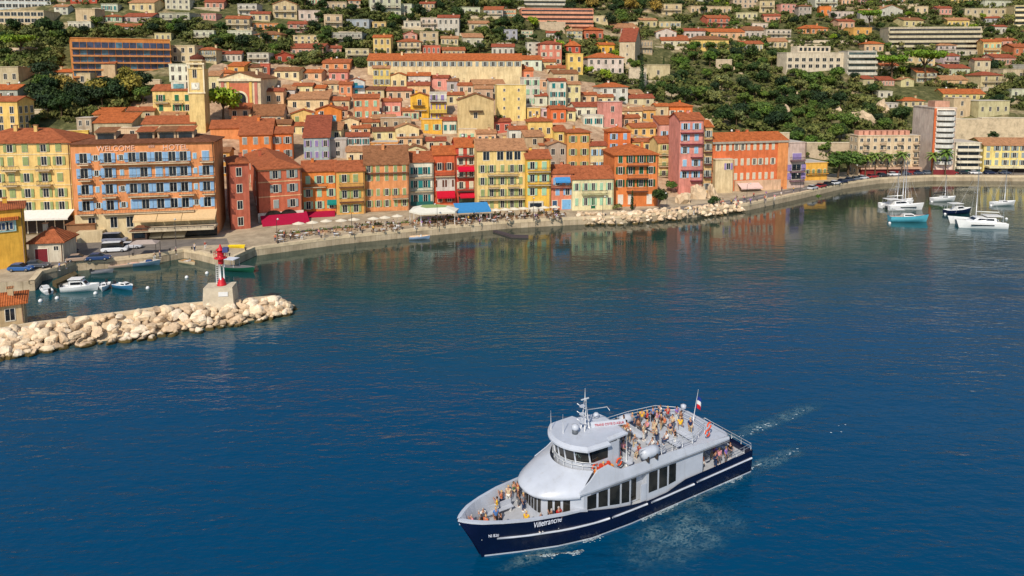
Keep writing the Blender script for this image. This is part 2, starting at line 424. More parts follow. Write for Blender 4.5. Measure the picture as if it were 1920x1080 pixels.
class House:
    def __init__(s, x0, x1, yt, yb, col, roof='g', nf=2, nc=2, sh=None, yaw=None, dd=None, tl='t', label=None, gl=None, rise=None, rows=None, cols=None, name='house', wsz=None, back=None, gfrac=0, P=None, closed=.25, wall=None, frame=None, left=None, sidewin=None, chim=1, cat=None, band=None, depth=None):
        s.x0, s.x1, s.yt, s.yb = x0, x1, yt, yb
        xm = (x0+x1)/2
        if depth: d = ray(xm, yb); t = depth/d.y; P = Vector((d.x*t, depth, CAMH+d.z*t))
        P = P or on_ground(xm, yb)
        if yaw is None: yaw = 9+rnd.uniform(-5, 6) if yb > 190 else rnd.uniform(-8, 14)
        a = s.a = R(yaw)
        wl, wr = along(P, a, x0), along(P, a, x1)
        if wl > wr: wl, wr = wr, wl
        s.W = W = wr-wl
        s.org = Vector((P.x+wl*math.cos(a), P.y+wl*math.sin(a), P.z))
        s.h = h = max(1.5, z_at(P, yt)-P.z)
        if back is not None:                        # px of the far end of the visible left or right face
            o = s.org if back < x0 else Vector((P.x+wr*math.cos(a), P.y+wr*math.sin(a), P.z))
            dd = abs(along(o, a+PI/2, back))
        s.dd = dd = min(dd or min(11, max(5, W*.75)), 40)
        s.dist = P.y; s.roofk = roof; s.tl = tl; s.col = col; s.nf, s.nc = nf, nc
        rgb = wall or PAL[col]
        if wall is None: rgb = tuple(max(0, min(255, v+rnd.randint(-7, 7))) for v in rgb)
        s.wm = plaster(rgb); s.k = 0; s.gl = glass() if gl is None else gl
        s.root = thing(name, label or 'x', cat or name.replace('_', ' ').split()[-1], tuple(s.org), a)
        s.label = label; s.name = name
        b = MB(); b.box(0, W, 0, dd, -6, h, s.wm)
        sl = .36 if rise is None else None
        tm = tile(TILES[tl]) if roof not in 'f' else None; ov = .35
        if roof in 'ge':
            span = dd if roof == 'g' else W
            rs = span/2*.36 if rise is None else rise; q = rs/(span/2); th = .22
            prof = [(-ov, -q*ov), (span/2, rs), (span+ov, -q*ov), (span+ov, -q*ov+th), (span/2, rs+th), (-ov, -q*ov+th)]
            prof = [(p, z+.02) for p, z in prof]; L = (W if roof == 'g' else dd); rb = MB(); vs = []
            for e in (-ov, L+ov):
                vs += [((e, p, h+z) if roof == 'g' else (p, e, h+z)) for p, z in prof]
            fs = [[i, (i+1) % 6, 6+(i+1) % 6, 6+i] for i in range(6)]+[[0, 1, 4, 5], [1, 2, 3, 4], [6, 11, 10, 7], [7, 10, 9, 8]]
            rb.add(vs, fs, tm)
            tri = [(0, 0), (span, 0), (span/2, rs)]; vs = []
            for e in (0, L): vs += [((e, p, h+z) if roof == 'g' else (p, e, h+z)) for p, z in tri]
            b.add(vs, [[0, 1, 2], [3, 5, 4], [0, 3, 4, 1], [1, 4, 5, 2], [2, 5, 3, 0]], s.wm)
            s.top = h+rs
        elif roof == 'p':
            rs = min(W, dd)/2*.4 if rise is None else rise; ov = .5; m_ = min(W, dd)/2
            rb = MB()
            rid = [(m_, dd/2), (W-m_, dd/2)] if W > dd else [(W/2, m_), (W/2, dd-m_)]
            vs = [(-ov, -ov, h-.1), (W+ov, -ov, h-.1), (W+ov, dd+ov, h-.1), (-ov, dd+ov, h-.1)]
            vs += [(x, y, z+.18) for x, y, z in vs]+[(rid[0][0], rid[0][1], h+rs), (rid[1][0], rid[1][1], h+rs)]
            fs = [[0, 3, 2, 1], [0, 1, 5, 4], [1, 2, 6, 5], [2, 3, 7, 6], [3, 0, 4, 7]]
            fs += [[4, 5, 9, 8], [5, 6, 9], [6, 7, 8, 9], [7, 4, 8]] if W > dd else [[4, 5, 8], [5, 6, 9, 8], [6, 7, 9], [7, 4, 8, 9]]
            rb.add(vs, fs, tm); s.top = h+rs
        elif roof == 's':
            rs = dd*.3 if rise is None else rise; rb = MB()
            vs = [(-ov, -ov, h-.1), (W+ov, -ov, h-.1), (W+ov, dd+ov, h+rs), (-ov, dd+ov, h+rs)]; vs += [(x, y, z+.2) for x, y, z in vs]
            rb.add(vs, [[0, 3, 2, 1], [4, 5, 6, 7], [0, 1, 5, 4], [1, 2, 6, 5], [2, 3, 7, 6], [3, 0, 4, 7]], tm)
            b.add([(0, 0, h), (W, 0, h), (W, dd, h), (0, dd, h), (0, dd, h+rs*.92), (W, dd, h+rs*.92)], [[0, 4, 3], [1, 2, 5], [3, 4, 5, 2], [0, 1, 5, 4]], s.wm); s.top = h+rs
        else:
            rb = MB(); tm = paint((196, 186, 172), .9, .25, 0, .1, .4); rb.box(-.15, W+.15, -.15, dd+.15, h+.002, h+.22, s.wm)
            rb.box(.1, W-.1, .1, dd-.1, h+.2, h+.26, tm); s.top = h+.3
        s.wall = b.obj('wall', s.root)
        s.roof = rb.obj('roof', s.root)
        if roof in 'gep' and chim and W > 4:
            for _ in range(chim):
                cx, cy = W*rnd.uniform(.2, .8), dd*rnd.uniform(.35, .65); c_ = MB(); c_.box(cx-.35, cx+.35, cy-.3, cy+.3, h, s.top+.7, s.wm)
                c_.box(cx-.45, cx+.45, cy-.4, cy+.4, s.top+.701, s.top+.85, tile(TILES['p'])); c_.obj('chimney', s.roof)
        s.sh = sh; s.closed = closed; s.frame = plaster(frame) if frame else FRAME
        if band:
            bb = MB(); bm_ = plaster(PAL.get(band, (236, 216, 176)))
            for y in ([yt+2.5]+([] if rows is None else [(p+q_)/2 for p, q_ in zip(rows[:-1], rows[1:])])):
                z = s.z(y); bb.box(-.05, W+.05, -.08, -.002, z-.12, z+.12, bm_)
            bb.obj('cornice_band', s.root)
        if rows is None and nf: rows = [yt+(yb-yt)*(1-gfrac)*(i+.52)/nf for i in range(nf)]
        if cols is None and nc: cols = [x0+(x1-x0)*(i+.5)/nc for i in range(nc)]
        if rows and cols and nf != 0 and nc != 0:
            fh = h*(1-gfrac)/max(1, len(rows)); cw = W/len(cols)
            s.ww, s.wh = wsz or (min(1.15, cw*.36), min(1.9, fh*.56))
            for y in rows:
                for x in cols: s.win(x, y)
        if left:                                    # windows on the visible left or right face: rows x count
            n, side = left
            for y in rows:
                for i in range(n):
                    v = dd*(i+.5)/n; o = link('window', win_mesh(s.ww, s.wh, s.frame, s.gl), s.root, (0 if side < 0 else W, v, s.z(y)), -PI/2 if side < 0 else PI/2)
        HOUSES.append(s)
        if s.yb > 290 and W > 5:                      # a rain pipe down the corner
            b = MB(); b.tube([(W-.25, -.12, .1), (W-.25, -.12, h-.1)], .07, paint((150,120,98), .6), 6); b.obj('drain_pipe', s.root)
        if roof in 'gp' and name == 'house' and rnd.random() < .45 and 100 < s.yb < 400:
            b = MB(); cx, cy, zz = W*rnd.uniform(.15,.85), dd*.5, s.top
            if rnd.random() < .5:
                b.tube([(cx,cy,zz-.2),(cx,cy,zz+1.8)], .03, IRON, 4); b.box(cx-.5,cx+.5,cy-.02,cy+.02,zz+1.5,zz+1.54,IRON); b.box(cx-.35,cx+.35,cy-.02,cy+.02,zz+1.75,zz+1.79,IRON); b.obj('aerial', s.roof)
            else:
                b.tube([(cx,cy,zz-.2),(cx,cy,zz+.6)], .03, IRON, 4); b.lathe([(.02,.12),(.25,.05),(.42,-.08)], GELW, 10, M=Matrix.Translation((cx,cy-.1,zz+.7)) @ Matrix.Rotation(PI/2.4, 4, 'X')); b.obj('satellite_dish', s.roof)
    def u(s, px):                                    # column of the photo -> metres along the facade
        return along(s.org, s.a, px)
    def z(s, py): return s.h*(s.yb-py)/(s.yb-s.yt)
    def win(s, px, py, w=None, h=None, sh='d', state=None, gl=None, nosh=False):
        w = w or s.ww; h = h or s.wh; u = s.u(px); z = s.z(py)
        o = link('window', win_mesh(w, h, s.frame, gl or s.gl), s.root, (u, 0, z))
        sh = s.sh if sh == 'd' else sh
        if sh and not nosh:
            mat = paint(SHUT[sh], .7, .15); st = state or ('c' if rnd.random() < s.closed else 'o')
            for q in (-1, 1):
                x = q*(w/4 if st == 'c' else w*.76+.12)
                link('shutter', shut_mesh(w*.5, h, mat), o, (x, -.12, 0))
        return o
    def balc(s, px0, px1, py, D=1.0, slab=None, rail=None):
        u0, u1 = s.u(px0), s.u(px1); me, rl = bal_mesh(abs(u1-u0), D, slab or plaster((206, 186, 160)), rail or IRON)
        o = link('balcony', me, s.root, ((u0+u1)/2, 0, s.z(py))); link('railing', rl, o); return o
    def awn(s, px0, px1, py0, py1, out, mat, name='awning', label=None):
        u0, u1, z0, z1 = s.u(px0), s.u(px1), s.z(py0), s.z(py1); b = MB()
        b.add([(u0, -.05, z0), (u1, -.05, z0), (u1, -out, z1), (u0, -out, z1), (u0, -.05, z0-.06), (u1, -.05, z0-.06), (u1, -out, z1-.06), (u0, -out, z1-.06)],
              [[0, 1, 2, 3], [7, 6, 5, 4], [0, 3, 7, 4], [1, 5, 6, 2], [0, 4, 5, 1]], mat)
        b.box(u0, u1, -out-.03, -out+.001, z1-.4, z1, mat); o = b.obj(name, s.root)
        if label: o['label'] = label
        return o
    def slab(s, name, px0, px1, py0, py1, y0, y1, mat):   # a box on the facade: y0..y1 metres (negative = proud)
        b = MB(); u0, u1 = s.u(px0), s.u(px1); b.box(u0, u1, y0, y1, s.z(py1), s.z(py0), mat); return b.obj(name, s.root)
    def door(s, px, py1, w=1.1, h=2.2, col=(90, 60, 44)):
        b = MB(); m_ = paint(col, .6); u = s.u(px); z = s.z(py1); b.box(-w/2, w/2, -.06, .05, 0, h, m_)
        for x0, x1, z0, z1 in ((-w/2-.14, -w/2, 0, h+.14), (w/2, w/2+.14, 0, h+.14), (-w/2, w/2, h, h+.14)): b.box(x0, x1, -.1, .02, z0, z1, s.frame)
        b.box(w*.3, w*.36, -.12, -.06, h*.45, h*.5, IRON); return b.obj('door', s.root, (u, 0, z))
def canvas(rgb): return paint(rgb, .85, .1, 0, .1, 2)
H = House
# ---- the waterfront row, from the yellow block on the left to the pink tower house
h = H(-62,141,268,440,'yellow','p',5,6,'olive',yaw=8,dd=14,tl='t',rows=[277,302,333,362,387],cols=[-48,-22,5,30,58,92,120],label='long pale yellow apartment block with olive shutters beside the hotel',name='apartment_block',band='cream',wall=(242,206,128),chim=2)
for x in (30, 92, -22): h.balc(x-13, x+13, 319, 1.1); h.balc(x-13, x+13, 347, 1.1)
dk = paint((58, 48, 44), .8); h.awn(-40,143,394,405,3.6,canvas((226,224,216)),label='long white awning over the restaurant'); h.slab('restaurant_front',-40,140,406,438,-.4,-.02,dk)
for x in range(-30, 140, 17): h.slab('glazing_post',x-.7,x+.7,406,438,-.5,-.401,FRAME)
h = H(-70,37,190,262,'yellow','g',3,5,None,yaw=-2,back=68,tl='t',rows=[206,212+12,240],cols=[-40,-15,5,26],label='yellow house with a grey side wall above the long yellow block',left=(3,1),wall=(240,200,112))
hotel = h = H(143,408,268,446,'orange','p',4,10,'blue',yaw=12,back=424,tl='d',rows=[294,322,352,382],cols=[166,211,256,277,305,330,351,392],label='large orange waterfront hotel with blue shutters and rows of balconies',name='hotel',closed=.2,wsz=(1.35,2.15),wall=(242,158,100),rise=1.6,chim=0)
for y in (294,322,352,382):
    for x in (189,236,372): h.win(x,y,.7,1.2,'sky')
for y, sp in ((305,((157,178),(198,364),(383,408))),(334,((157,180),(196,408))),(366,((156,182),(200,225),(248,322),(342,370),(385,408))),(397,((152,182),(196,368)))):
    for p, q_ in sp: h.balc(p,q_,y,1.2,plaster((222,200,172)))
h.slab('ground_floor',143.5,407,398,446,-.14,-.003,plaster((232,210,170)))
for x in (175,216,246): h.win(x,414,1.3,2.3,'green',nosh=True)
for o in list(h.root.children):
    if o.name.startswith('window') and abs(o.location.z-h.z(414)) < .1: o.location.y = -.15
for p, q_ in ((257,300),(301,346),(347,409)): h.awn(p,q_,396,409,2.6,canvas((216,182,136)),label='cream terrace awning')
h.slab('terrace',254,410,423,427,-5,-.15,plaster((214,198,176))); h.slab('terrace_rail',254,410,418.6,420,-5,-4.9,IRON)
for i in range(14): h.slab('terrace_post',254+i*12,254.7+i*12,420,423,-5,-4.93,IRON)
for p, q_ in ((284,310),(312,353)): h.awn(p,q_,431,439,3.2,canvas((236,212,168)))
h.slab('shop_front',262,408,428,445,-.9,-.15,glass((40,44,46)))
h.slab('entrance_wall',152,200,426,446,-2.4,-.15,plaster((230,210,176)))
LET = paint((240,192,166),.7)
for body, x0_, x1_ in (('WELCOME',192,262),('***',287,299),('HOTEL',314,360)):
    u0, u1 = h.u(x0_), h.u(x1_); me = text_mesh(body, 2.0, LET, .06); wd = max(v.co.x for v in me.vertices)-min(v.co.x for v in me.vertices)
    o = link('sign_letters', me, h.root, ((u0+u1)/2, -.1, h.z(277.5))); o.rotation_euler = (PI/2, 0, 0); o.scale = ((u1-u0)/wd, .85, 1)
for x0_, x1_, tl_ in ((184,222,'b'),(262,294,'t'),(300,334,'b'),(336,368,'t')):   # rooms set into the hotel roof
    u0, u1 = h.u(x0_), h.u(x1_); b = MB(); z0 = h.h; b.box(u0, u1, 2.2, 5.8, z0, z0+2.3, plaster((206,178,150))); b.box(u0+.4, u1-.4, 2.14, 2.199, z0+.7, z0+2.0, glass())
    b.add([(u0-.2,1.4,z0+2.3),(u1+.2,1.4,z0+2.3),(u1+.2,6,z0+3.2),(u0-.2,6,z0+3.2)],[[0,1,2,3]],tile(TILES[tl_])); b.obj('roof_room', h.root)
h = H(487,567,316,415,'red','p',3,2,'grey',yaw=25,back=434,tl='t',rows=[327,353,382],cols=[519,550],wall=(212,112,82),label='brick red corner house with grey shutters and white arches at its foot',band='peach',left=(3,-1),closed=.3)
h.slab('arcade_wall',484,569,397,415,-.5,-.003,plaster((226,222,218)))
for x in (513,541):
    b = MB(); u = h.u(x); w_ = 2.1; zb = h.z(414); b.prism([(-w_,0)]+[(-w_*math.cos(t*PI/10), 1.2+w_*.75*math.sin(t*PI/10)) for t in range(11)]+[(w_,0)], 0, .2, glass((34,30,30))); o = b.obj('arch_window', h.root, (u, -.31, zb)); o.rotation_euler = (PI/2, 0, 0)
crim = canvas((168,28,62)); h.awn(488,575,400,414,5.0,crim,label='long crimson restaurant awning')
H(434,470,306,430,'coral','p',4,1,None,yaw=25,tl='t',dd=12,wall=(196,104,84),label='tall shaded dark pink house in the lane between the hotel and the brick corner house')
h = H(568,632,321,400,'orange','g',3,3,'mint',yaw=14,tl='t',dd=11,rows=[337,362,385],cols=[579,600,622],wall=(238,138,58),label='deep orange house half in the shadow of the brick red corner house')
h.awn(614,634,376,382,1.2,canvas((30,124,116)),label='small teal awning'); h.balc(570,612,350,1); h.awn(576,628,397,407,5.5,crim,label='crimson restaurant awning')
h = H(632,685,321,402,'ochre','g',3,2,'olive',yaw=14,tl='t',dd=11,rows=[334,364,391],cols=[647,668],wall=(236,178,90),label='ochre house with two long balconies next to the salmon house')
h.balc(637,682,350,1.1,plaster((130,84,60))); h.balc(637,682,378,1.1,plaster((130,84,60)))
h = H(685,767,308,396,'salmon','g',4,5,'olive',yaw=12,tl='b',dd=13,rows=[316,332,360,381],wall=(234,156,100),label='broad salmon house with a brown roof and a dark gallery under the eaves',rise=4.2)
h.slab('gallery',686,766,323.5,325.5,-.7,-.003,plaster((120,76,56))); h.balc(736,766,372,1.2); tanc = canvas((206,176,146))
h.awn(632,700,404,414,5,tanc); h.awn(701,770,400,409,5,tanc)
me = text_mesh('RESTAURANT', 1.0, paint((110,84,62)), .04); o = link('sign_letters', me, h.root, (h.u(708), -.3, h.z(398.5))); o.rotation_euler = (PI/2,0,0); h.slab('sign_board',676,740,396,401,-.25,-.01,plaster((232,184,146)))
h = H(768,813,304,386,'white','g',3,2,'teal',yaw=10,tl='t',dd=12,rows=[320,345,372],cols=[780,798],closed=.1,label='narrow white house with bright teal shutters and iron balconies')
h.balc(770,811,332,.9); h.balc(770,811,358,.9,rail=paint((30,96,92))); h.slab('shop_front',770,812,378,386,-.3,-.003,paint((24,92,88)))
h = H(814,855,290,384,'orange','g',3,2,'brown',yaw=10,tl='o',dd=10,rows=[312,344,372],cols=[825,843],wall=(214,96,56),label='narrow brick orange house with brown shutters and a red shop awning')
h.slab('wall_panel',818,853,332,358,-.1,-.003,plaster((206,200,204))); h.balc(816,853,330,.8); h.awn(819,853,358,368,1.6,canvas((186,24,48)))
h = H(856,894,276,384,'red','g',4,2,'pale',yaw=10,tl='o',dd=11,rows=[284,302,325,347],cols=[865,884],wall=(206,74,58),label='narrow dark red house with red awnings between orange and cream houses')
for y in (295,332,358): h.balc(858,893,y,.9,plaster((92,60,60)))
h.awn(859,894,312,318,1.3,canvas((190,20,54))); h.awn(862,893,360,367,1.6,canvas((190,30,54))); h.slab('shop_front',860,892,368,383,-.3,-.003,glass((40,60,50)))
h = H(895,986,282,394,'cream','g',4,5,'olive',yaw=8,tl='p',dd=13,rows=[316,339,361,383],cols=[905,922,942,960,976],wall=(240,208,136),label='big cream yellow house with a top floor loggia on the waterfront',chim=2)
for x in (912,938,955,970): h.win(x,292,1.6,2.2,None)
for p, q_, y in ((914,970,327),(915,935,351),(952,972,351),(898,984,373)): h.balc(p,q_,y,1.1)
h = H(987,1032,298,396,'gold','g',3,2,'mint',yaw=8,tl='t',dd=10,rows=[310,334,359],cols=[998,1020],wall=(246,196,66),label='bright yellow narrow house with mint shutters and a pale shop front')
h.balc(989,1031,321,1); h.balc(989,1031,346,1); h.slab('shop_front',990,1018,377,396,-.5,-.003,plaster((216,212,206))); h.slab('shop_window',993,1015,380,388,-.54,-.501,glass())
h = H(1033,1073,325,394,'pink','g',2,2,'blue',yaw=8,tl='t',dd=9,rows=[340,359],cols=[1045,1064],wall=(232,140,110),label='low pink house with a blue awning and blue doors')
h.awn(1040,1068,332,339,1,canvas((70,140,196))); h.door(1062,393,2.4,2.6,(120,172,212)); h.door(1040,393,1.2,2.4,(50,80,110)); h.balc(1035,1071,352,.7,plaster((120,60,60)))
h = H(1073,1150,335,394,'cream','g',2,5,'mint',yaw=8,tl='t',dd=11,rows=[350,378],cols=[1081,1098,1112,1127,1142],wall=(236,226,184),label='wide pale cream house with mint shutters and a green door',rise=2.6)
h.balc(1090,1137,363,1.1,plaster((190,190,150))); h.door(1112,391,1.2,3.0,(20,92,60))
h = H(1151,1233,290,387,'orange','p',3,4,'dgreen',yaw=6,tl='o',dd=13,rows=[298,319,343],cols=[1162,1181,1201,1219],wall=(234,132,66),label='vivid orange waterfront house with dark green shutters and central balconies')
for y in (310,334,358): h.balc(1174,1212,y,1.2,plaster((120,70,50)))
for x in (1163,1182,1217): h.door(x,383,1.2,2.6,(224,216,204))
h = H(1233,1256,268,332,'yellow','g',4,1,'olive',yaw=6,tl='t',dd=9,wall=(236,208,142),label='slim pale yellow house right of the vivid orange house')
for y in (290,311,330): h.balc(1234,1255,y,.9)
h = H(1257,1272,265,335,'stone','g',4,1,None,yaw=4,tl='r',dd=8,label='very narrow shaded house squeezed beside the pink tower house')
h = H(1236,1273,233,268,'pink','s',1,2,'sky',yaw=6,tl='t',dd=8,wall=(230,166,156),label='pale pink back wing behind the pink tower house')
h = H(1272,1316,225,366,'pink','g',5,2,'sky',yaw=6,tl='t',dd=10,rows=[237,258,281,305,327],cols=[1282,1303],wall=(232,148,140),label='tall pink tower house with dark red balcony floors',closed=.5)
for p, q_, y in ((1273,1314,248),(1273,1314,269),(1293,1314,294),(1276,1314,318),(1293,1314,338)): h.balc(p,q_,y,1.1,plaster((120,40,62)),paint((170,110,120)))
h = H(1317,1333,238,362,'ochre','g',5,1,'grey',yaw=6,tl='o',dd=9,wall=(222,184,130),label='thin ochre house with dark balconies right of the pink tower house')
for y in (262,285,308,332): h.balc(1318,1332,y,1.0,plaster((110,50,60)))
h = H(1333,1474,265,357,'orange','g',3,12,'pale',yaw=13,tl='o',dd=12,rows=[275,303,330],cols=[1344+i*11.4 for i in range(12)],wall=(234,120,68),label='long vivid orange building with three rows of pale shutters by the shore road',closed=.8,chim=3)
h.slab('eaves_cornice',1332,1475,264.5,268,-.6,-.003,plaster((176,166,158))); h.slab('ground_floor',1376,1462,338,357,-.5,-.003,plaster((226,186,158)))
b = MB(); u0 = h.u(1375); h.awn(1380,1420,341,349,3,canvas((222,190,180)))
h.slab('pale_end_bay',1455,1474,268.2,357,-.3,-.003,plaster((238,152,88)))
H(1340,1374,300,362,'cream','f',1,1,'purple',yaw=8,dd=6,wall=(226,204,166),rows=[312],cols=[1364],label='ruined pale stone house front before the long orange building')
h = H(1475,1508,268,352,'lilac','f',3,1,'purple',yaw=14,dd=12,wall=(214,188,184),rows=[293,314,330],wsz=(3.2,2),label='lilac grey balcony house at the end of the long orange building')
for y in (300,321,338): h.balc(1479,1504,y,1.3,plaster((150,110,130)))
h = H(1508,1551,306,338,'gold','f',1,4,'olive',yaw=14,dd=9,wall=(246,186,66),label='low golden yellow house with a roof terrace by the round green trees'); h.balc(1510,1550,325,1,plaster((230,170,60)))
# ---- the right shore
h = H(1606,1721,255,327,'peach','f',5,9,None,yaw=3,back=1590,wall=(228,202,172),label='long flat roofed peach apartment block behind the palm trees',name='apartment_block',left=(2,-1),wsz=(1.0,1.2))
for c in (1620,1652,1684,1714):
    for k in range(4): h.balc(c-5,c+5,270+k*12.5,1,plaster((226,196,170)))
for i in range(9): b = MB(); u0 = h.u(1609+i*11); b.box(u0,u0+1.5,1,4,h.h+.27,h.h+1.8,plaster((226,160,140))); b.obj('roof_hut',h.root)
h.slab('shop_fronts',1612,1720,316,327,-1.2,-.003,paint((130,40,40))); h.slab('shop_canopy',1608,1721,313,316,-2,-.003,plaster((210,170,150)))
h = H(1745,1786,203,327,'white','f',0,0,None,yaw=-4,back=1706,wall=(252,228,220),label='eleven storey tower block with curved white balconies',name='tower_block')
for k in range(10):
    y = 212+k*10.3; u0, u1 = h.u(1749), h.u(1784); b = MB(); z = h.z(y+3)
    arc = [(u0+(u1-u0)*t/8, -.3-1.5*math.sin(PI*t/8)**.7) for t in range(9)]
    b.prism([(u0,-.01)]+arc+[(u1,-.01)], z, z+1.15, plaster((226,226,230))); b.obj('balcony',h.root)
    o = h.win((1749+1784)/2, y-2.2, (u1-u0)*.9, 1.25, None)
h.slab('corner_strip',1744.5,1748.5,203,327,-.3,-.003,plaster((226,112,60))); h.slab('shop_front',1746,1786,318,327,-1.4,-.31,paint((120,40,44)))
b = MB(); b.box(1,6,2,7,h.h+.3,h.h+2.4,plaster((214,160,140))); b.obj('roof_hut',h.root)
h = H(1789,1836,268,325,'white','f',4,1,None,yaw=-2,dd=12,wall=(232,222,206),rows=[276,288,298,309],wsz=(7.6,1.1),label='low white apartment house with long balcony bands beside the tower block',name='apartment_block')
for y in (281,293,303,314): h.slab('balcony',1790,1835,y-1.6,y+2.2,-1.4,-.003,plaster((234,226,212)))
h.slab('shop_front',1790,1835,317,325,-.8,-.003,paint((40,80,66)))
h = H(1842,1990,273,323,'yellow','g',3,9,'grey',yaw=-3,dd=12,wall=(242,220,136),rows=[278,291,305],label='long pale yellow villa block at the far end of the shore road',name='apartment_block',tl='p')
h.slab('veranda',1845,1990,311,314,-3,-.003,plaster((236,226,190))); h.slab('shop_front',1845,1990,314,323,-.3,-.003,dk)
# ---- the old town on the slope: x0 x1 eave base colour roof floors columns
def T(line, lab=None, **k):
    q_ = line.split(); x0, x1, yt, yb = map(float, q_[:4]); o = dict(k)
    for e in q_[8:]:
        a, v = e.split('='); o[a] = v if a in ('sh', 'tl', 'band') else float(v)
    return H(x0, x1, yt, yb, q_[4], q_[5], int(q_[6]), int(q_[7]), label=lab, **o)
T('450 511 253 302 orange g 2 3 sh=grey yaw=14 back=431', 'bright orange house rising behind the brick red corner house', rows=[264, 288], wall=(240,134,56))
T('511 550 250 300 orange s 2 2 sh=grey yaw=14', 'lower orange wing with small windows beside the bright orange house', wall=(236,122,52))
T('570 619 258 300 blue g 2 3 sh=purple yaw=12 back=546 tl=r', 'grey blue house under a steep red roof', rise=5.2)
T('410 432 285 330 ochre g 2 1 tl=b yaw=8', 'shaded ochre house in the lane right of the hotel')
T('395 500 240 262 orange g 0 0 tl=t', 'long low orange house with a brown tiled roof below the church tree', wall=(234,150,90))
T('471 531 216 234 beige g 1 4 tl=b yaw=6', 'beige house with a wide brown roof below the church front', rise=3.2)
T('652 684 152 178 white e 2 1 sh=teal yaw=8', 'white gabled house with a blue awning above the roofs').awn(655, 682, 160, 163, 1.3, canvas((52,110,150)))
T('664 712 184 224 salmon g 2 3 sh=mint', 'tall salmon house with pale shutters in the middle of the old town')
T('716 752 190 217 pink g 1 2 sh=pale tl=t', 'rose pink house with a terracotta roof beside the tall salmon house')
h = T('770 804 180 226 gold e 2 1 yaw=5', 'golden yellow gabled house with an arched window', wall=(246,188,36)); h.balc(774, 796, 198, 1, plaster((140,100,50))); h.balc(778, 800, 207, 1)
h = T('806 838 174 226 white f 3 2 sh=purple yaw=5', 'white and yellow balcony house right of the golden gabled house'); h.slab('yellow_front', 806, 838, 194, 224, -.12, -.003, plaster((240,206,90)))
for y in (191, 213): h.balc(807, 837, y, 1.1, plaster((110,56,46)))
h = T('858 926 188 262 beige e 1 1 yaw=4 tl=b', 'big plain stone chapel with a wide gable', name='chapel', cat='chapel', wall=(214,188,138), rows=[216], cols=[892]); h.slab('door_canopy', 880, 906, 207, 209, -1.2, -.003, plaster((96,72,56)))
T('932 986 160 228 cream f 4 2 yaw=6', 'tall windowless looking cream tower house', wall=(244,216,138), wsz=(.6, .9))
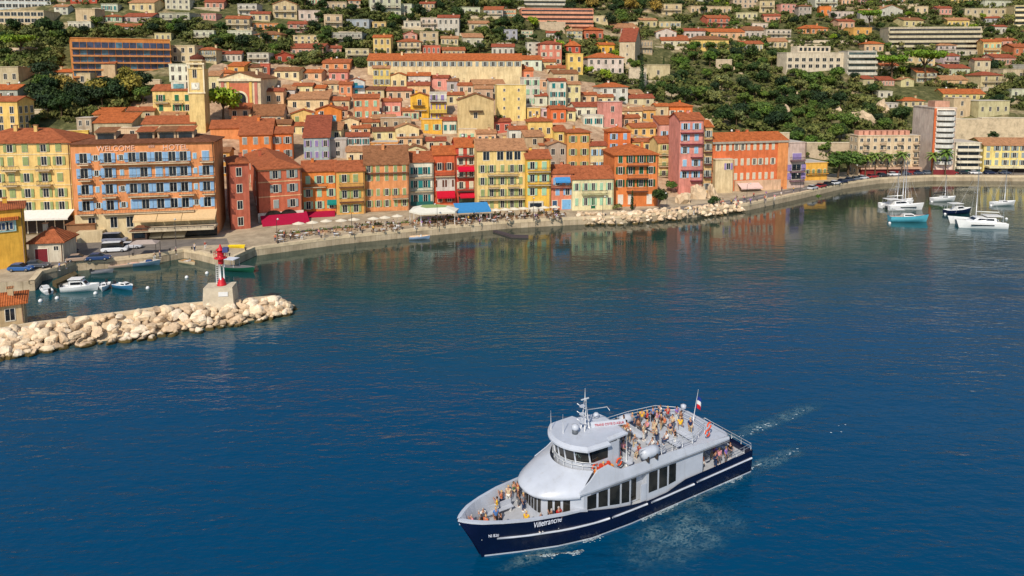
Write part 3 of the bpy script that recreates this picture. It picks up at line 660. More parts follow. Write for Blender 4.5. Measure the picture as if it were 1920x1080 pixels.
L = '''676 711 229 244 cream g 1 2 tl=t
790 829 225 252 gold f 1 2 sh=mint
828 856 226 252 white g 1 2 sh=teal tl=r
650 693 256 275 white g 1 3 sh=teal tl=r
700 743 246 264 cream g 1 2 tl=d
742 786 240 272 cream e 1 2 sh=pale tl=p
695 746 268 286 ochre f 1 3
705 756 275 300 white f 1 3
757 801 281 302 cream e 1 2 sh=mint tl=b
800 836 264 280 beige g 1 2 tl=r
640 673 226 248 cream e 1 2 tl=p
714 771 222 246 stone f 1 3
755 786 208 227 peach g 1 2 sh=mint tl=t
982 1012 146 198 white f 3 2 sh=mint
1030 1061 152 202 white g 3 2 sh=teal tl=r
1060 1088 158 198 cream g 2 2 tl=p
1088 1119 178 195 peach g 1 2 tl=t
1126 1177 163 192 white p 2 3 tl=o
1180 1226 184 197 beige g 1 2 tl=r
1003 1026 180 199 white g 1 1 tl=r
988 1013 203 224 yellow f 1 2
1013 1031 205 222 lilac f 1 1
1033 1061 204 230 orange g 1 2 tl=t
1060 1079 208 227 cream g 1 1 tl=r
1078 1128 200 222 white g 1 3 tl=r
1094 1131 217 237 white f 1 2 sh=teal
1130 1166 192 240 pink f 2 1
990 1036 227 262 yellow p 1 3 tl=t
955 988 243 268 white g 1 2 tl=t
1063 1106 248 322 ochre p 3 2 sh=olive tl=t
1140 1182 246 284 orange p 2 2 sh=blue tl=o
1185 1229 239 255 yellow g 1 3 tl=t
1107 1137 273 322 cream g 2 2 sh=sky tl=r
1185 1222 266 285 yellow g 1 2 tl=t
985 1020 256 294 stone s 2 1 tl=p
1028 1063 272 320 stone e 2 2 tl=p
1253 1298 199 224 orange p 1 3 sh=pale tl=o
1229 1253 199 222 beige g 1 1 tl=o
1202 1229 206 228 ochre g 1 2 tl=p
1165 1204 208 224 cream g 1 2 tl=p
1166 1200 221 236 peach g 1 2 tl=t
1040 1062 246 270 yellow s 1 1 tl=t
860 894 243 268 cream f 1 2 sh=mint
894 930 250 272 peach g 1 3 tl=p
838 860 226 250 beige s 1 1 tl=p
545 593 214 232 yellow e 1 2 sh=olive
540 616 186 206 cream s 1 3 tl=p
515 561 133 149 cream g 1 3 tl=b
565 603 136 150 peach g 1 2 tl=o
605 656 118 132 salmon g 1 3 tl=t
617 652 135 152 pink g 1 2 tl=t
550 586 161 182 cream g 1 2 tl=t
578 610 165 184 beige g 1 2 tl=o
607 640 157 172 cream g 1 3 tl=p
495 532 171 198 peach g 1 2 tl=r
527 553 168 186 white s 1 1 tl=p
612 655 188 204 beige g 1 2 tl=t
614 652 206 222 peach g 1 2 tl=r
145 173 222 256 stone f 2 2
177 248 230 258 stone s 1 3 tl=o
205 292 240 262 beige f 1 3
268 366 232 254 beige g 1 4 tl=t
176 222 214 230 salmon s 1 1 tl=o
240 290 208 228 beige g 1 2 tl=t
300 345 220 236 white s 1 2 tl=p
318 358 121 154 white f 2 3
322 366 86 118 beige f 2 3
390 413 142 178 cream s 1 1 tl=p
402 438 136 154 salmon p 1 2 tl=o
428 458 124 140 ochre s 1 1 tl=o
456 492 126 140 beige g 1 2 tl=d
489 506 120 143 coral f 1 1
700 732 128 162 yellow g 2 3 sh=grey tl=p
733 762 142 168 cream e 1 2 tl=o
765 807 142 168 white g 1 3 tl=o
808 840 146 168 pink g 1 1 tl=r
838 858 152 172 grey g 1 1 tl=b
858 888 160 176 beige g 1 2 tl=t
888 946 158 178 stone g 1 4 tl=p
764 806 160 184 peach g 1 2 tl=r
890 924 166 190 stone g 1 2 tl=p
684 720 168 184 beige g 1 2 tl=d
838 870 178 196 cream g 1 2 tl=t
725 772 170 188 beige g 1 3 tl=r
945 982 126 150 orange g 1 2 tl=o
960 1000 132 156 salmon g 1 2 tl=o
985 1042 150 166 peach f 1 4
1038 1084 138 156 beige g 1 2 tl=b
960 1016 112 128 white g 1 3 tl=o
1025 1060 128 142 beige g 1 3 tl=t
636 660 158 180 salmon g 1 2 tl=t
660 694 240 252 peach g 1 2 tl=t
586 640 244 262 cream s 1 3 tl=p
618 650 262 296 grey f 2 1
650 706 284 308 cream g 1 3 tl=p
1012 1036 272 296 beige s 1 1 tl=t
925 958 228 250 coral g 1 2 tl=r
1222 1240 236 256 cream g 1 1 tl=t
1180 1206 176 190 beige s 1 2 tl=p
1118 1150 182 196 cream g 1 2 tl=t
700 742 222 240 beige g 1 2 tl=p
745 792 258 274 peach s 1 3 tl=p
500 546 232 250 peach g 1 2 tl=b
540 580 236 252 cream g 1 2 tl=t
430 470 204 222 peach s 1 2 tl=t
436 486 226 240 cream g 1 3 tl=t
1008 1042 116 130 cream g 1 2 tl=t'''
for ln in L.split('\n'): T(ln)
h = T('592 641 206 244 orange e 1 2 yaw=10', 'orange gabled house with a sky blue window left of the tall salmon house', rows=[214], cols=[604], wall=(236,138,48)); h.win(624, 222, 2.2, 1.8, None, gl=glass((120,190,220))); h.awn(618, 640, 236, 239, 1.4, canvas((110,50,44)))
h = T('288 358 170 220 yellow g 2 4 sh=green yaw=10 back=269 tl=t', 'pale yellow house with green shutters beside the church bell tower', rows=[184, 203], cols=[303, 333, 352], wall=(246,216,140)); h.balc(292, 318, 193, 1.2); h.balc(326, 344, 195, .9)
b = MB(); b.box(h.u(322), h.u(350), 1, 4, h.h, h.h+2.6, plaster((226,222,214))); b.box(h.u(326), h.u(346), .95, .999, h.h+.6, h.h+2.1, glass((90,140,150))); b.obj('roof_room', h.root)
H(97,166,246,268,'yellow','f',0,0,wall=(246,206,92),yaw=20,dd=1.2,name='garden_wall',label='sloping bright yellow garden wall behind the hotel roof',chim=0)
# ---- church with its bell tower
h = T('412 490 148 204 cream e 0 0 yaw=6', 'baroque church front with a coral panel and an arched window', name='church', cat='church', rise=2.2, dd=26, tl='b', wall=(240,222,190))
CO = plaster((226,128,96)); CR = plaster((246,232,204))
h.slab('coral_panel', 432, 469, 156, 203, -.15, -.003, CO); h.slab('yellow_pilaster', 427, 432, 153, 203, -.3, -.003, plaster((244,204,104))); h.slab('yellow_pilaster', 469, 474, 153, 203, -.3, -.003, plaster((244,204,104)))
for x in (418, 480): h.slab('coral_pilaster', x-1.5, x+4, 153, 203, -.2, -.003, plaster((214,130,118)))
h.slab('entablature', 410, 492, 147, 152, -.7, -.003, CR); h.slab('plinth', 410, 492, 198, 204, -.6, -.31, CR)
b = MB(); w_ = 1.9; b.prism([(-w_,0)]+[(-w_*math.cos(t*PI/10), 2.0+w_*math.sin(t*PI/10)) for t in range(11)]+[(w_,0)], 0, .2, glass((50,52,56))); o = b.obj('arch_window', h.root, (h.u(451), -.16, h.z(196))); o.rotation_euler = (PI/2,0,0)
b = MB(); w_ = 2.5; b.prism([(-w_,-.5)]+[(-w_*math.cos(t*PI/10), 2.0+w_*math.sin(t*PI/10)) for t in range(11)]+[(w_,-.5)], 0, .1, CR); o = b.obj('arch_surround', h.root, (h.u(451), -.151, h.z(196))); o.rotation_euler = (PI/2,0,0)
ht = H(357,386,130,250,'yellow','f',0,0,yaw=6,dd=4.9,wall=(234,206,140),name='bell_tower',label='square yellow church bell tower with a brown dome',cat='tower')
W_ = ht.W; z0 = ht.h; b = MB(); b.box(.5, W_-.5, .5, 4.4, z0+.25, z0+2.6, plaster((240,214,160))); b.box(.2, W_-.2, .2, 4.7, z0+2.6, z0+2.85, CR); b.obj('belfry', ht.root)
b = MB(); b.box(W_/2-.6, W_/2+.6, .4, .499, z0+.6, z0+2.1, glass((70,50,40))); b.obj('belfry_opening', ht.root)
b = MB(); b.lathe([(2.2,0),(2.15,.4),(2.1,.85),(1.5,1.3),(.8,1.55),(.2,1.7),(.08,2.3)], tile((120,66,52)), 16); b.obj('dome', ht.root, (W_/2, 2.45, z0+2.85))
ht.ww, ht.wh = 1.1, 2.6; ht.win(370, 137, 1.1, 2.8, None); ht.slab('clock_panel', 363, 378, 155, 168, -.12, -.003, plaster((226,226,222)))
ht.slab('string_course', 356, 389, 173, 175.5, -.3, -.003, CR); ht.slab('string_course', 356, 389, 118, 121, -.35, -.003, CR)
for x in (357.5, 386.5): ht.slab('corner_pilaster', x-1.2, x+1.2, 121, 173, -.14, -.003, CR)
b = MB(); b.prism([(.9*math.cos(t*PI/8), .9*math.sin(t*PI/8)) for t in range(16)], 0, .06, plaster((250,250,246))); b.box(-.05,.05,0,.7,.06,.1,IRON); b.box(0,.45,-.05,.05,.06,.1,IRON)
o = b.obj('clock_face', ht.root, (ht.u(370.5), -.13, ht.z(161.5))); o.rotation_euler = (PI/2,0,0)
PAL.update(cream=(212,194,156), white=(208,203,192), pink=(214,160,144), grey=(176,172,168), lilac=(200,184,188), yellow=(226,196,124), blue=(170,180,190), peach=(222,182,144), beige=(204,182,152), coral=(206,112,84), red=(178,74,58))
# ---- the long barrack and the villas and apartment houses up the hill
h = H(690,978,113,156,'cream','g',1,19,'grey',yaw=2,dd=13,tl='o',rows=[120],wall=(236,214,170),label='very long cream barrack building with a straight orange roof',name='barracks',cat='barracks',wsz=(1.1,1.8),closed=.1,rise=2.6,chim=2)
h = H(137,322,73,142,'orange','f',0,0,None,yaw=32,back=117,tl='t',wall=(232,148,70),label='long orange apartment block with five dark balcony bands',name='apartment_block')
for k in range(5):
    for i in range(14):
        u0 = h.W*(.01+i*.0705); b = MB(); b.box(u0, u0+h.W*.064, -.08, .02, h.h*(.9-k*.19)-1.9, h.h*(.9-k*.19), glass((52,64,92) if rnd.random() < .75 else (70,110,130))); b.obj('balcony_glazing', h.root)
    b = MB(); b.box(-.1, h.W+.1, -1.0, -.003, h.h*(.9-k*.19)-2.5, h.h*(.9-k*.19)-1.95, plaster((232,156,96))); b.obj('balcony_front', h.root)
h = H(-40,84,20,56,'cream','f',3,10,None,yaw=4,dd=12,wall=(220,198,162),label='big cream apartment block with three rows of square windows',name='apartment_block',wsz=(2.1,1.5))
h = H(-50,96,-8,17,'blue','f',2,12,None,yaw=10,dd=12,wall=(196,206,216),label='blue white apartment block behind the big cream one',name='apartment_block',wsz=(2,1.5))
h = H(977,1112,16,50,'pink','f',0,0,None,yaw=5,dd=12,wall=(224,150,124),label='salmon pink terraced apartment block with four balcony bands',name='apartment_block')
for k in range(4): h.slab('window_band', 978, 1111, 18.5+k*8, 21.5+k*8, -.04, -.002, glass((60,50,52))); h.slab('balcony_front', 977, 1112, 22+k*8, 26+k*8, -1.2, -.003, plaster((232,164,136)))
h = H(902,1060,-12,10,'grey','f',0,0,None,yaw=5,dd=14,label='long grey apartment block on the wooded ridge',name='apartment_block')
for k in range(2): h.slab('balcony_front', 902, 1060, -2+k*8, 2+k*8, -1.2, -.003, plaster((206,200,192))); h.slab('window_band', 903, 1059, -5+k*8, -2.4+k*8, -.04, -.002, glass())
h = H(1474,1590,99,134,'white','f',2,9,None,yaw=10,dd=9,wall=(222,208,190),label='white apartment block with paired dark windows above the wooded slope',name='apartment_block',wsz=(2.0,1.7),rows=[112,124])
b = MB(); b.box(h.u(1500), h.u(1562), 3, 9, h.h, h.h+3.4, h.wm); b.obj('upper_storey', h.root)
for i in range(7): b = MB(); u0 = h.u(1504+i*8.2); b.box(u0, u0+1.4, 2.9, 2.999, h.h+1, h.h+2.6, glass()); b.obj('upper_window', h.root)
h = H(1588,1642,96,142,'white','f',0,0,None,yaw=4,dd=9,label='white balcony block joined to the white apartments with paired windows',name='apartment_block')
for k in range(4): h.slab('balcony_front', 1588, 1642, 103+k*11, 108+k*11, -1.3, -.003, plaster((216,212,204))); h.slab('window_band', 1590, 1640, 98+k*11, 102.5+k*11, -.04, -.002, glass((60,76,76)))
h = H(1664,1838,51,98,'beige','f',0,0,None,yaw=-6,dd=12,wall=(206,196,176),label='very long banded grey beige apartment block under the top of the hill',name='apartment_block')
for k in range(5): h.slab('window_band', 1666, 1836, 53.5+k*9, 57.5+k*9, -.04, -.002, glass((58,56,58))); h.slab('balcony_front', 1664, 1838, 58+k*9, 62+k*9, -1.2, -.003, plaster((206,196,172)))
h = H(1900,1990,10,50,'cream','f',0,0,None,yaw=-6,dd=12,label='banded cream apartment block at the edge of the hill top',name='apartment_block')
for k in range(4): h.slab('window_band', 1901, 1990, 12+k*10, 16+k*10, -.04, -.002, glass()); h.slab('balcony_front', 1900, 1990, 16.5+k*10, 20.5+k*10, -1.2, -.003, plaster((236,222,190)))
h = H(1161,1190,78,126,'stone','g',3,1,None,yaw=-14,back=1206,tl='r',wall=(210,192,166),label='plain grey stone tower house above the lilac villa',wsz=(.7,1.1))
h = H(1102,1169,108,140,'lilac','p',2,5,None,yaw=6,dd=11,tl='o',label='broad lilac white villa with two rows of dark windows',name='villa',wall=(228,210,206))
h = H(1062,1088,86,100,'red','p',1,2,None,yaw=5,tl='o',wall=(206,84,58),label='red topped turret house with a domed orange roof',rise=2.4); H(1064,1093,101,140,'yellow','f',2,2,None,yaw=5,label='yellow house front right below the red turret',wall=(240,204,110))
h = H(1013,1053,82,122,'pink','p',3,3,'pale',yaw=10,tl='r',wall=(226,140,122),label='pink three storey villa left of the red turret house',name='villa')
h = H(1296,1366,74,96,'yellow','p',1,7,'dgreen',yaw=8,tl='b',wall=(244,206,120),label='wide yellow villa with a brown hip roof and green shutters',name='villa')
V = '''132 182 -12 7 red f 1 4
143 179 17 48 beige f 1 1
128 171 41 56 white f 1 5
190 221 8 21 white f 1 3 sh=teal
243 290 5 23 cream g 1 3 tl=p
233 286 31 43 lilac g 1 3 tl=r
214 262 50 58 white g 1 4 tl=t
300 356 25 49 grey f 2 4
310 356 -2 19 white f 2 4
290 321 63 76 cream f 1 3
364 402 58 81 white f 2 3
424 468 35 57 cream g 2 3 tl=t
425 472 58 73 white f 1 5
446 482 8 29 white f 2 3
384 420 4 17 pink g 1 3 tl=r
474 522 44 57 salmon f 1 5
540 579 45 62 pink g 2 3 tl=r
512 557 8 36 cream e 2 3 tl=p
550 597 67 83 cream f 2 4
545 606 90 106 pink g 1 5 tl=r
414 453 101 117 white g 1 4 tl=r
464 504 100 120 white f 2 3
516 551 104 116 red e 1 2 tl=r
608 642 28 56 cream f 2 2
622 679 62 82 grey f 2 5
650 692 37 54 blue f 1 3
694 752 -4 32 white f 3 4
752 772 8 30 white f 2 1
757 789 40 54 white f 1 3
789 821 34 56 white f 2 3
821 861 33 64 white g 2 4 tl=r
700 733 70 103 yellow g 2 3 tl=o
745 789 78 102 cream p 2 4 tl=t
788 822 60 84 beige f 2 2
792 826 86 103 coral f 1 4
648 692 92 114 cream f 2 3
756 782 64 76 pink e 1 2 tl=r
869 906 70 88 white s 1 2 tl=p
827 859 72 84 cream g 1 4 tl=p
922 964 88 104 white g 1 4 tl=r
830 872 94 104 beige g 1 5 tl=t
945 970 56 76 blue f 2 2
1095 1131 56 77 coral p 1 3 tl=o
988 1012 80 106 white f 3 2
1124 1152 84 102 gold g 1 2 tl=o
1212 1256 122 149 cream f 1 1
1240 1278 8 30 cream f 2 2
1230 1268 60 74 white e 1 3 tl=p
1240 1292 76 88 white s 1 4 tl=t
1295 1371 12 27 cream f 1 9
1283 1322 58 74 white g 1 4 tl=r
1328 1396 60 74 peach g 1 5 tl=o
1326 1368 34 52 coral g 2 4 tl=t
1396 1436 57 72 lilac s 1 4 tl=b
1436 1483 56 72 white f 2 5
1424 1452 2 24 cream f 2 2
1432 1464 30 42 pink g 1 2 tl=r
1464 1492 8 25 pink f 2 3
1528 1570 -4 16 white f 2 3
1536 1558 12 32 orange f 1 2
1498 1552 53 64 salmon p 1 5 tl=o
1572 1602 40 54 pink g 1 3 tl=r
1558 1600 22 34 white f 1 4
1600 1634 52 68 ochre f 1 2
1650 1692 18 32 white e 1 3 tl=p
1694 1731 38 51 cream g 1 3 tl=b
1776 1817 38 52 yellow g 1 5 tl=p
1808 1886 16 40 beige f 2 6
1847 1876 34 43 blue g 1 3 tl=r
1864 1887 50 64 white g 1 2 tl=r
1842 1876 78 110 yellow g 2 3 sh=mint tl=o
1872 1906 76 88 pink g 1 3 tl=t
1758 1792 85 102 white p 2 3 tl=p
1790 1836 94 104 white f 1 4
1768 1798 105 126 lilac g 2 2 tl=r
1774 1818 128 142 white g 1 3 tl=r
1826 1856 113 142 cream g 2 2 tl=r
1864 1904 108 123 pink g 1 4 tl=r
1838 1878 141 166 cream p 2 2 tl=r
1620 1656 82 100 peach p 1 3 tl=o
1618 1638 148 164 beige s 1 1 tl=r
1689 1713 150 163 cream e 1 1 tl=p
1692 1732 189 201 cream p 1 3 tl=o
1768 1846 176 188 yellow g 1 6 tl=o
1787 1818 184 222 cream f 2 1
1834 1892 190 218 cream f 1 4
1896 1930 168 184 white f 1 2
1380 1420 24 36 cream f 1 4
1410 1440 44 56 white f 1 2
1200 1232 38 52 cream g 1 3 tl=p
560 600 20 40 white f 1 3
470 506 26 40 cream g 1 3 tl=r
610 650 4 20 beige f 1 4
862 900 14 28 white f 1 3
1150 1196 52 64 pink s 1 4 tl=p
100 144 135 150 cream p 1 4 tl=o
140 170 138 158 beige f 1 1
160 191 108 150 peach g 1 1 tl=t
191 217 119 150 peach s 1 0 tl=t
-30 36 126 160 beige f 1 4
-30 34 168 190 grey g 1 3 tl=o
1846 1900 2 14 white f 1 4
1900 1940 88 104 coral g 1 3 tl=t
1880 1920 130 150 beige f 1 3
1702 1740 12 26 cream f 1 3
1440 1476 78 90 cream s 1 4 tl=p
1100 1140 30 44 cream f 1 3
880 918 44 58 cream g 1 3 tl=p'''
for ln in V.split('\n'):
    hh = T(ln); hh.name = 'villa'; hh.root.name = 'villa'; hh.root['category'] = 'villa'
    if hh.W > 7 and hh.nf > 1 and rnd.random() < .7: hh.balc(hh.x0+2, hh.x1-2, hh.yt+(hh.yb-hh.yt)*.5, 1.3, plaster((226,214,194)))

# more villas between the gardens of the hill
VB = [(h.x0-2, h.x1+2, h.yt-8, h.yb+2) for h in HOUSES]; nv = tr_ = 0
HZ = [((330,690),(4,120)), ((640,980),(4,98)), ((1230,1660),(2,66)), ((1640,1930),(2,205)), ((100,330),(2,56)), ((960,1230),(56,130)), ((1380,1480),(70,98))]
while nv < 165 and tr_ < 26000:
    tr_ += 1; (xa, xb), (ya, yb_) = HZ[tr_ % len(HZ)] if tr_ % 3 else HZ[(tr_//3) % 4]
    wd, hh_ = rnd.uniform(22, 62), rnd.uniform(10, 26); x = rnd.uniform(xa, xb); y = rnd.uniform(ya, yb_)
    if any(x < b1 and x+wd > a1 and y-hh_-5 < d1 and y > c1 for a1, b1, c1, d1 in VB): continue
    VB.append((x-2, x+wd+2, y-hh_-8, y+2)); nv += 1
    col = rnd.choice(['cream','cream','white','white','peach','beige','pink','yellow','salmon','stone','grey'])
    hh = H(x, x+wd, y-hh_, y, col, rnd.choice('gggpfffs'), 2 if hh_ > 13 else 1, rnd.randint(2, 5), rnd.choice([None,None,'grey','mint']), tl=rnd.choice('toprtb'), name='villa')
    if rnd.random() < .5 and hh.nf > 1: hh.balc(x+2, x+wd-2, y-hh_*.5, 1.3, plaster((226,214,194)))

# labels that single each house out: its look, then what it stands beside
LAND = [('the baroque church', 451, 175), ('the bell tower', 371, 150), ('the long barracks', 832, 130), ('the stone chapel', 892, 220), ('the tall cream tower house', 958, 195), ('the long orange shore building', 1400, 310),
        ('the grey stone tower house', 1180, 100), ('the banded beige apartments', 1750, 75), ('the long orange apartments', 220, 105), ('the white paired-window apartments', 1530, 115), ('the salmon terraced apartments', 1045, 33), ('the tower block', 1755, 260),
        ('the orange hotel', 275, 300), ('the pink tower house', 1293, 280), ('the vivid orange house', 1192, 335), ('the golden gabled house', 787, 200), ('the red turret house', 1075, 95), ('the wide yellow villa', 1330, 84), ('the cream three-row apartments', 25, 38), ('the tall salmon house', 688, 205), ('the dark red narrow house', 875, 320), ('the lilac villa', 1135, 122), ('the white teal-shuttered house', 790, 340), ('the grey blue house', 595, 278), ('the grey ridge apartments', 980, 2), ('the white gabled house', 668, 160)]
used = {h.label for h in HOUSES if h.label}
for h in HOUSES:
    if h.label: h.root['label'] = h.label; continue
    cx, cy = (h.x0+h.x1)/2, (h.yt+h.yb)/2
    size = 'small' if h.x1-h.x0 < 32 and h.yb-h.yt < 24 else 'wide' if h.x1-h.x0 > 2.4*(h.yb-h.yt) else 'tall' if h.yb-h.yt > 1.0*(h.x1-h.x0) else ''
    rf = {'g': f'{TWORD[h.tl]} roof', 'p': f'{TWORD[h.tl]} hip roof', 'e': f'{TWORD[h.tl]} gable', 's': f'sloping {TWORD[h.tl]} roof', 'f': 'flat roof'}[h.roofk]
    look = f'{size} {h.col} {h.name} with a {rf}'.strip()
    cand = sorted(LAND, key=lambda l: (l[1]-cx)**2+((l[2]-cy)*1.6)**2)
    def rel(l):
        dx, dy = cx-l[1], cy-l[2]; d = math.hypot(dx, dy); near = 'just ' if d < 60 else 'well ' if d > 150 else ''
        if abs(dx) > 2.2*abs(dy): return f"{near}{'right' if dx > 0 else 'left'} of {l[0]}"
        v = 'above' if dy < 0 else 'below'
        if abs(dy) > 2.2*abs(dx): return f'{near}{v} {l[0]}'
        return f"{near}{v} and {'right' if dx > 0 else 'left'} of {l[0]}"
    nw = sum(1 for o in h.root.children if o.name.startswith('window'))
    look2 = f"{size} {h.col} {h.name} with {['no','one','two','three','four','five','six','seven','eight','nine','ten'][min(10, nw)]} windows".strip()
    for t in [f'{look}, {rel(l)}' for l in cand[:4]]+[f'{look2}, {rel(l)}' for l in cand[:6]]:
        if t not in used and len(re.findall(r"[A-Za-z0-9][A-Za-z0-9'-]*", t)) <= 16: break
    h.label = t; used.add(t); h.root['label'] = t
# ------------------------------------------------------------------ vegetation
nr = np.random.default_rng(5)
BARK = paint((92, 76, 58), .95, .3, 0, .1, 3)
def leaves_mesh(lobes, n, size, mat, flat=.0):
    """leaf clumps spread through the lobes: (x, y, z, rx, ry, rz)"""
    k = len(lobes); L = np.array(lobes, float); vol = L[:, 3]*L[:, 4]*L[:, 5]; pick = nr.choice(k, n, p=vol**.7/np.sum(vol**.7))
    d = nr.normal(size=(n, 3)); d /= np.linalg.norm(d, axis=1)[:, None]; r = nr.uniform(.25, 1, n)**.45
    c = L[pick, :3]+d*r[:, None]*L[pick, 3:6]*nr.uniform(.85, 1.15, (n, 1))
    nrm = d+nr.normal(size=(n, 3))*.55+np.array([0, 0, .35]); nrm /= np.linalg.norm(nrm, axis=1)[:, None]
    a = np.cross(nrm, nr.normal(size=(n, 3))); a /= np.linalg.norm(a, axis=1)[:, None]; b_ = np.cross(nrm, a)
    s1 = (size*nr.uniform(.6, 1.4, n))[:, None]/2; s2 = s1*nr.uniform(.5, .9, (n, 1))
    V = np.stack([c-a*s1, c-b_*s2, c+a*s1, c+b_*s2], 1).reshape(-1, 3)
    me = bpy.data.meshes.new('crown'); me.from_pydata(V.tolist(), [], np.arange(4*n).reshape(-1, 4).tolist()); me.materials.append(mat); me.update(); return me
def trunk_mesh(h, r, limbs, lean=.2):
    b = MB(); pts = [(0, 0, -1.2), (lean*.2, 0, h*.35), (lean, .05, h*.7), (lean*1.2, 0, h)]
    b.tube(pts, [r*1.25, r, r*.75, r*.45], BARK, 7)
    for (x, y, z) in limbs: b.tube([(lean*.8, 0, h*.6), (x*.5+lean*.4, y*.5, (h*.6+z)/2+.2), (x, y, z)], [r*.5, r*.34, r*.15], BARK, 5)
    return b.mesh('trunk')
def lobes_round(R_, h0, n, sq=1.0, lr=.5):
    out = []
    for i in range(n):
        t = i*2.4; rr = R_*(.15+.62*math.sqrt((i+.5)/n)); z = h0+R_*sq*(rnd.uniform(-.45, .65))*(1-.5*rr/R_)
        q = R_*lr*rnd.uniform(.7, 1.15); out.append((rr*math.cos(t), rr*math.sin(t), z, q, q, q*sq*.9))
    return out
TREES = {}
def proto(name, kind_, trunk, crown): TREES.setdefault(kind_, []).append((name, trunk, crown))
G = dict(dark=(44,62,30), deep=(34,50,30), mid=(72,92,40), olive=(98,104,62), bright=(112,132,36), lime=(140,150,40), dry=(128,112,58), cyp=(40,58,34))
for c_, n_ in (('dark', 3), ('mid', 3), ('deep', 2), ('olive', 2), ('dry', 1), ('bright', 1)):
    for i in range(n_):
        R_ = rnd.uniform(2.5, 3.1); lb = lobes_round(R_, 4.3, rnd.randint(9, 13), rnd.uniform(.8, 1.1))
        proto('broadleaf_tree', c_, trunk_mesh(4.2, .2, [(l[0]*.8, l[1]*.8, l[2]) for l in lb[:5]]), leaves_mesh(lb, 1300, .62, leafmat(G[c_])))
for i in range(2):
    lb = [(3.6*math.sqrt((k+.5)/15)*math.cos(k*2.4), 3.6*math.sqrt((k+.5)/15)*math.sin(k*2.4), 6.6+rnd.uniform(-.4, .5), 1.5, 1.5, .75) for k in range(15)]
    proto('umbrella_pine', 'pine', trunk_mesh(6.4, .26, [(l[0]*.8, l[1]*.8, l[2]-.4) for l in lb[3:10]], .5), leaves_mesh(lb, 1700, .55, leafmat((92,116,34) if i else (70,94,34))))
lb = [(0, 0, 1.2+k*.95, .95-.075*k, .95-.075*k, .9) for k in range(9)]
proto('cypress_tree', 'cypress', trunk_mesh(7.5, .16, [], .02), leaves_mesh(lb, 900, .4, leafmat(G['cyp'])))
lb = lobes_round(1.5, 1.0, 7, .7)
for c_ in ('mid', 'dark', 'olive'): proto('shrub', 'shrub_'+c_, trunk_mesh(1.0, .08, [(l[0]*.7, l[1]*.7, l[2]) for l in lb[:4]], .05), leaves_mesh(lb, 420, .4, leafmat(G[c_])))
b = MB(); pm = leafmat((86,104,50))
for k in range(22):
    t = k*2.4; e = .9-1.5*(k/22); L_ = rnd.uniform(2.2, 2.8); rows = []
    for j in range(6):
        q_ = j/5; r = L_*q_; z = 7.0+math.sin(e)*r-1.3*q_*q_; wd = .42*math.sin(PI*min(1, q_*.9+.08))+.03; cx, cy = r*math.cos(t), r*math.sin(t); px, py = -math.sin(t)*wd, math.cos(t)*wd
        rows.append([(cx-px, cy-py, z-.25*wd), (cx, cy, z+.1), (cx+px, cy+py, z-.25*wd)])
    b.grid(rows, pm, False)
proto('palm_tree', 'palm', trunk_mesh(7.1, .2, [], .3), b.mesh('crown'))
KINDWORD = dict(dark='dark green broadleaf tree', mid='green broadleaf tree', deep='very dark green evergreen tree', olive='grey green olive tree', dry='brownish half bare tree', bright='bright green broadleaf tree', pine='flat topped umbrella pine', cypress='slim dark cypress', palm='tall palm', shrub_mid='green shrub', shrub_dark='dark green shrub', shrub_olive='grey green shrub')
ntree = [0]
def plant(kind_, P, sc, label, group=None, sz=None):
    name, tr, cr = rnd.choice(TREES[kind_])
    o = thing(name, label, 'palm' if kind_ == 'palm' else 'shrub' if kind_.startswith('shrub') else 'tree', (P[0], P[1], P[2]), rnd.uniform(0, 6.28), group)
    o.scale = (sc, sc, sc*(sz or rnd.uniform(.9, 1.15))); link('trunk', tr, o); link('crown', cr, o); ntree[0] += 1; return o
BOX = [(h.x0-1, h.x1+1, h.yt-(8 if h.roofk != 'f' else 1), h.yb, h.dist) for h in HOUSES]
def clear(px, py, P, w, h_):                        # does a crown w x h_ metres at P keep off the house fronts behind it?
    s = F/P[1]; a0, a1, b0, b1 = px-w*s/2, px+w*s/2, py-h_*s, py
    tot = 0
    for x0, x1, y0, y1, D in BOX:
        if a1 < x0 or a0 > x1 or b1 < y0 or b0 > y1: continue
        if P[1] > D+10: continue                    # the tree stands behind that house
        if x0 < px < x1 and y0 < py < y1-(y1-y0)*.1 : return False
        ov = (min(a1, x1)-max(a0, x0))*(min(b1, y1)-max(b0, y0)); tot += ov/max(1, (x1-x0)*(y1-y0))
        if tot > .28: return False
    return True
def inside(poly, x, y):
    r = False
    for i in range(len(poly)):
        (x1, y1), (x2, y2) = poly[i], poly[i-1]
        if (y1 > y) != (y2 > y) and x < (x2-x1)*(y-y1)/(y2-y1)+x1: r = not r
    return r
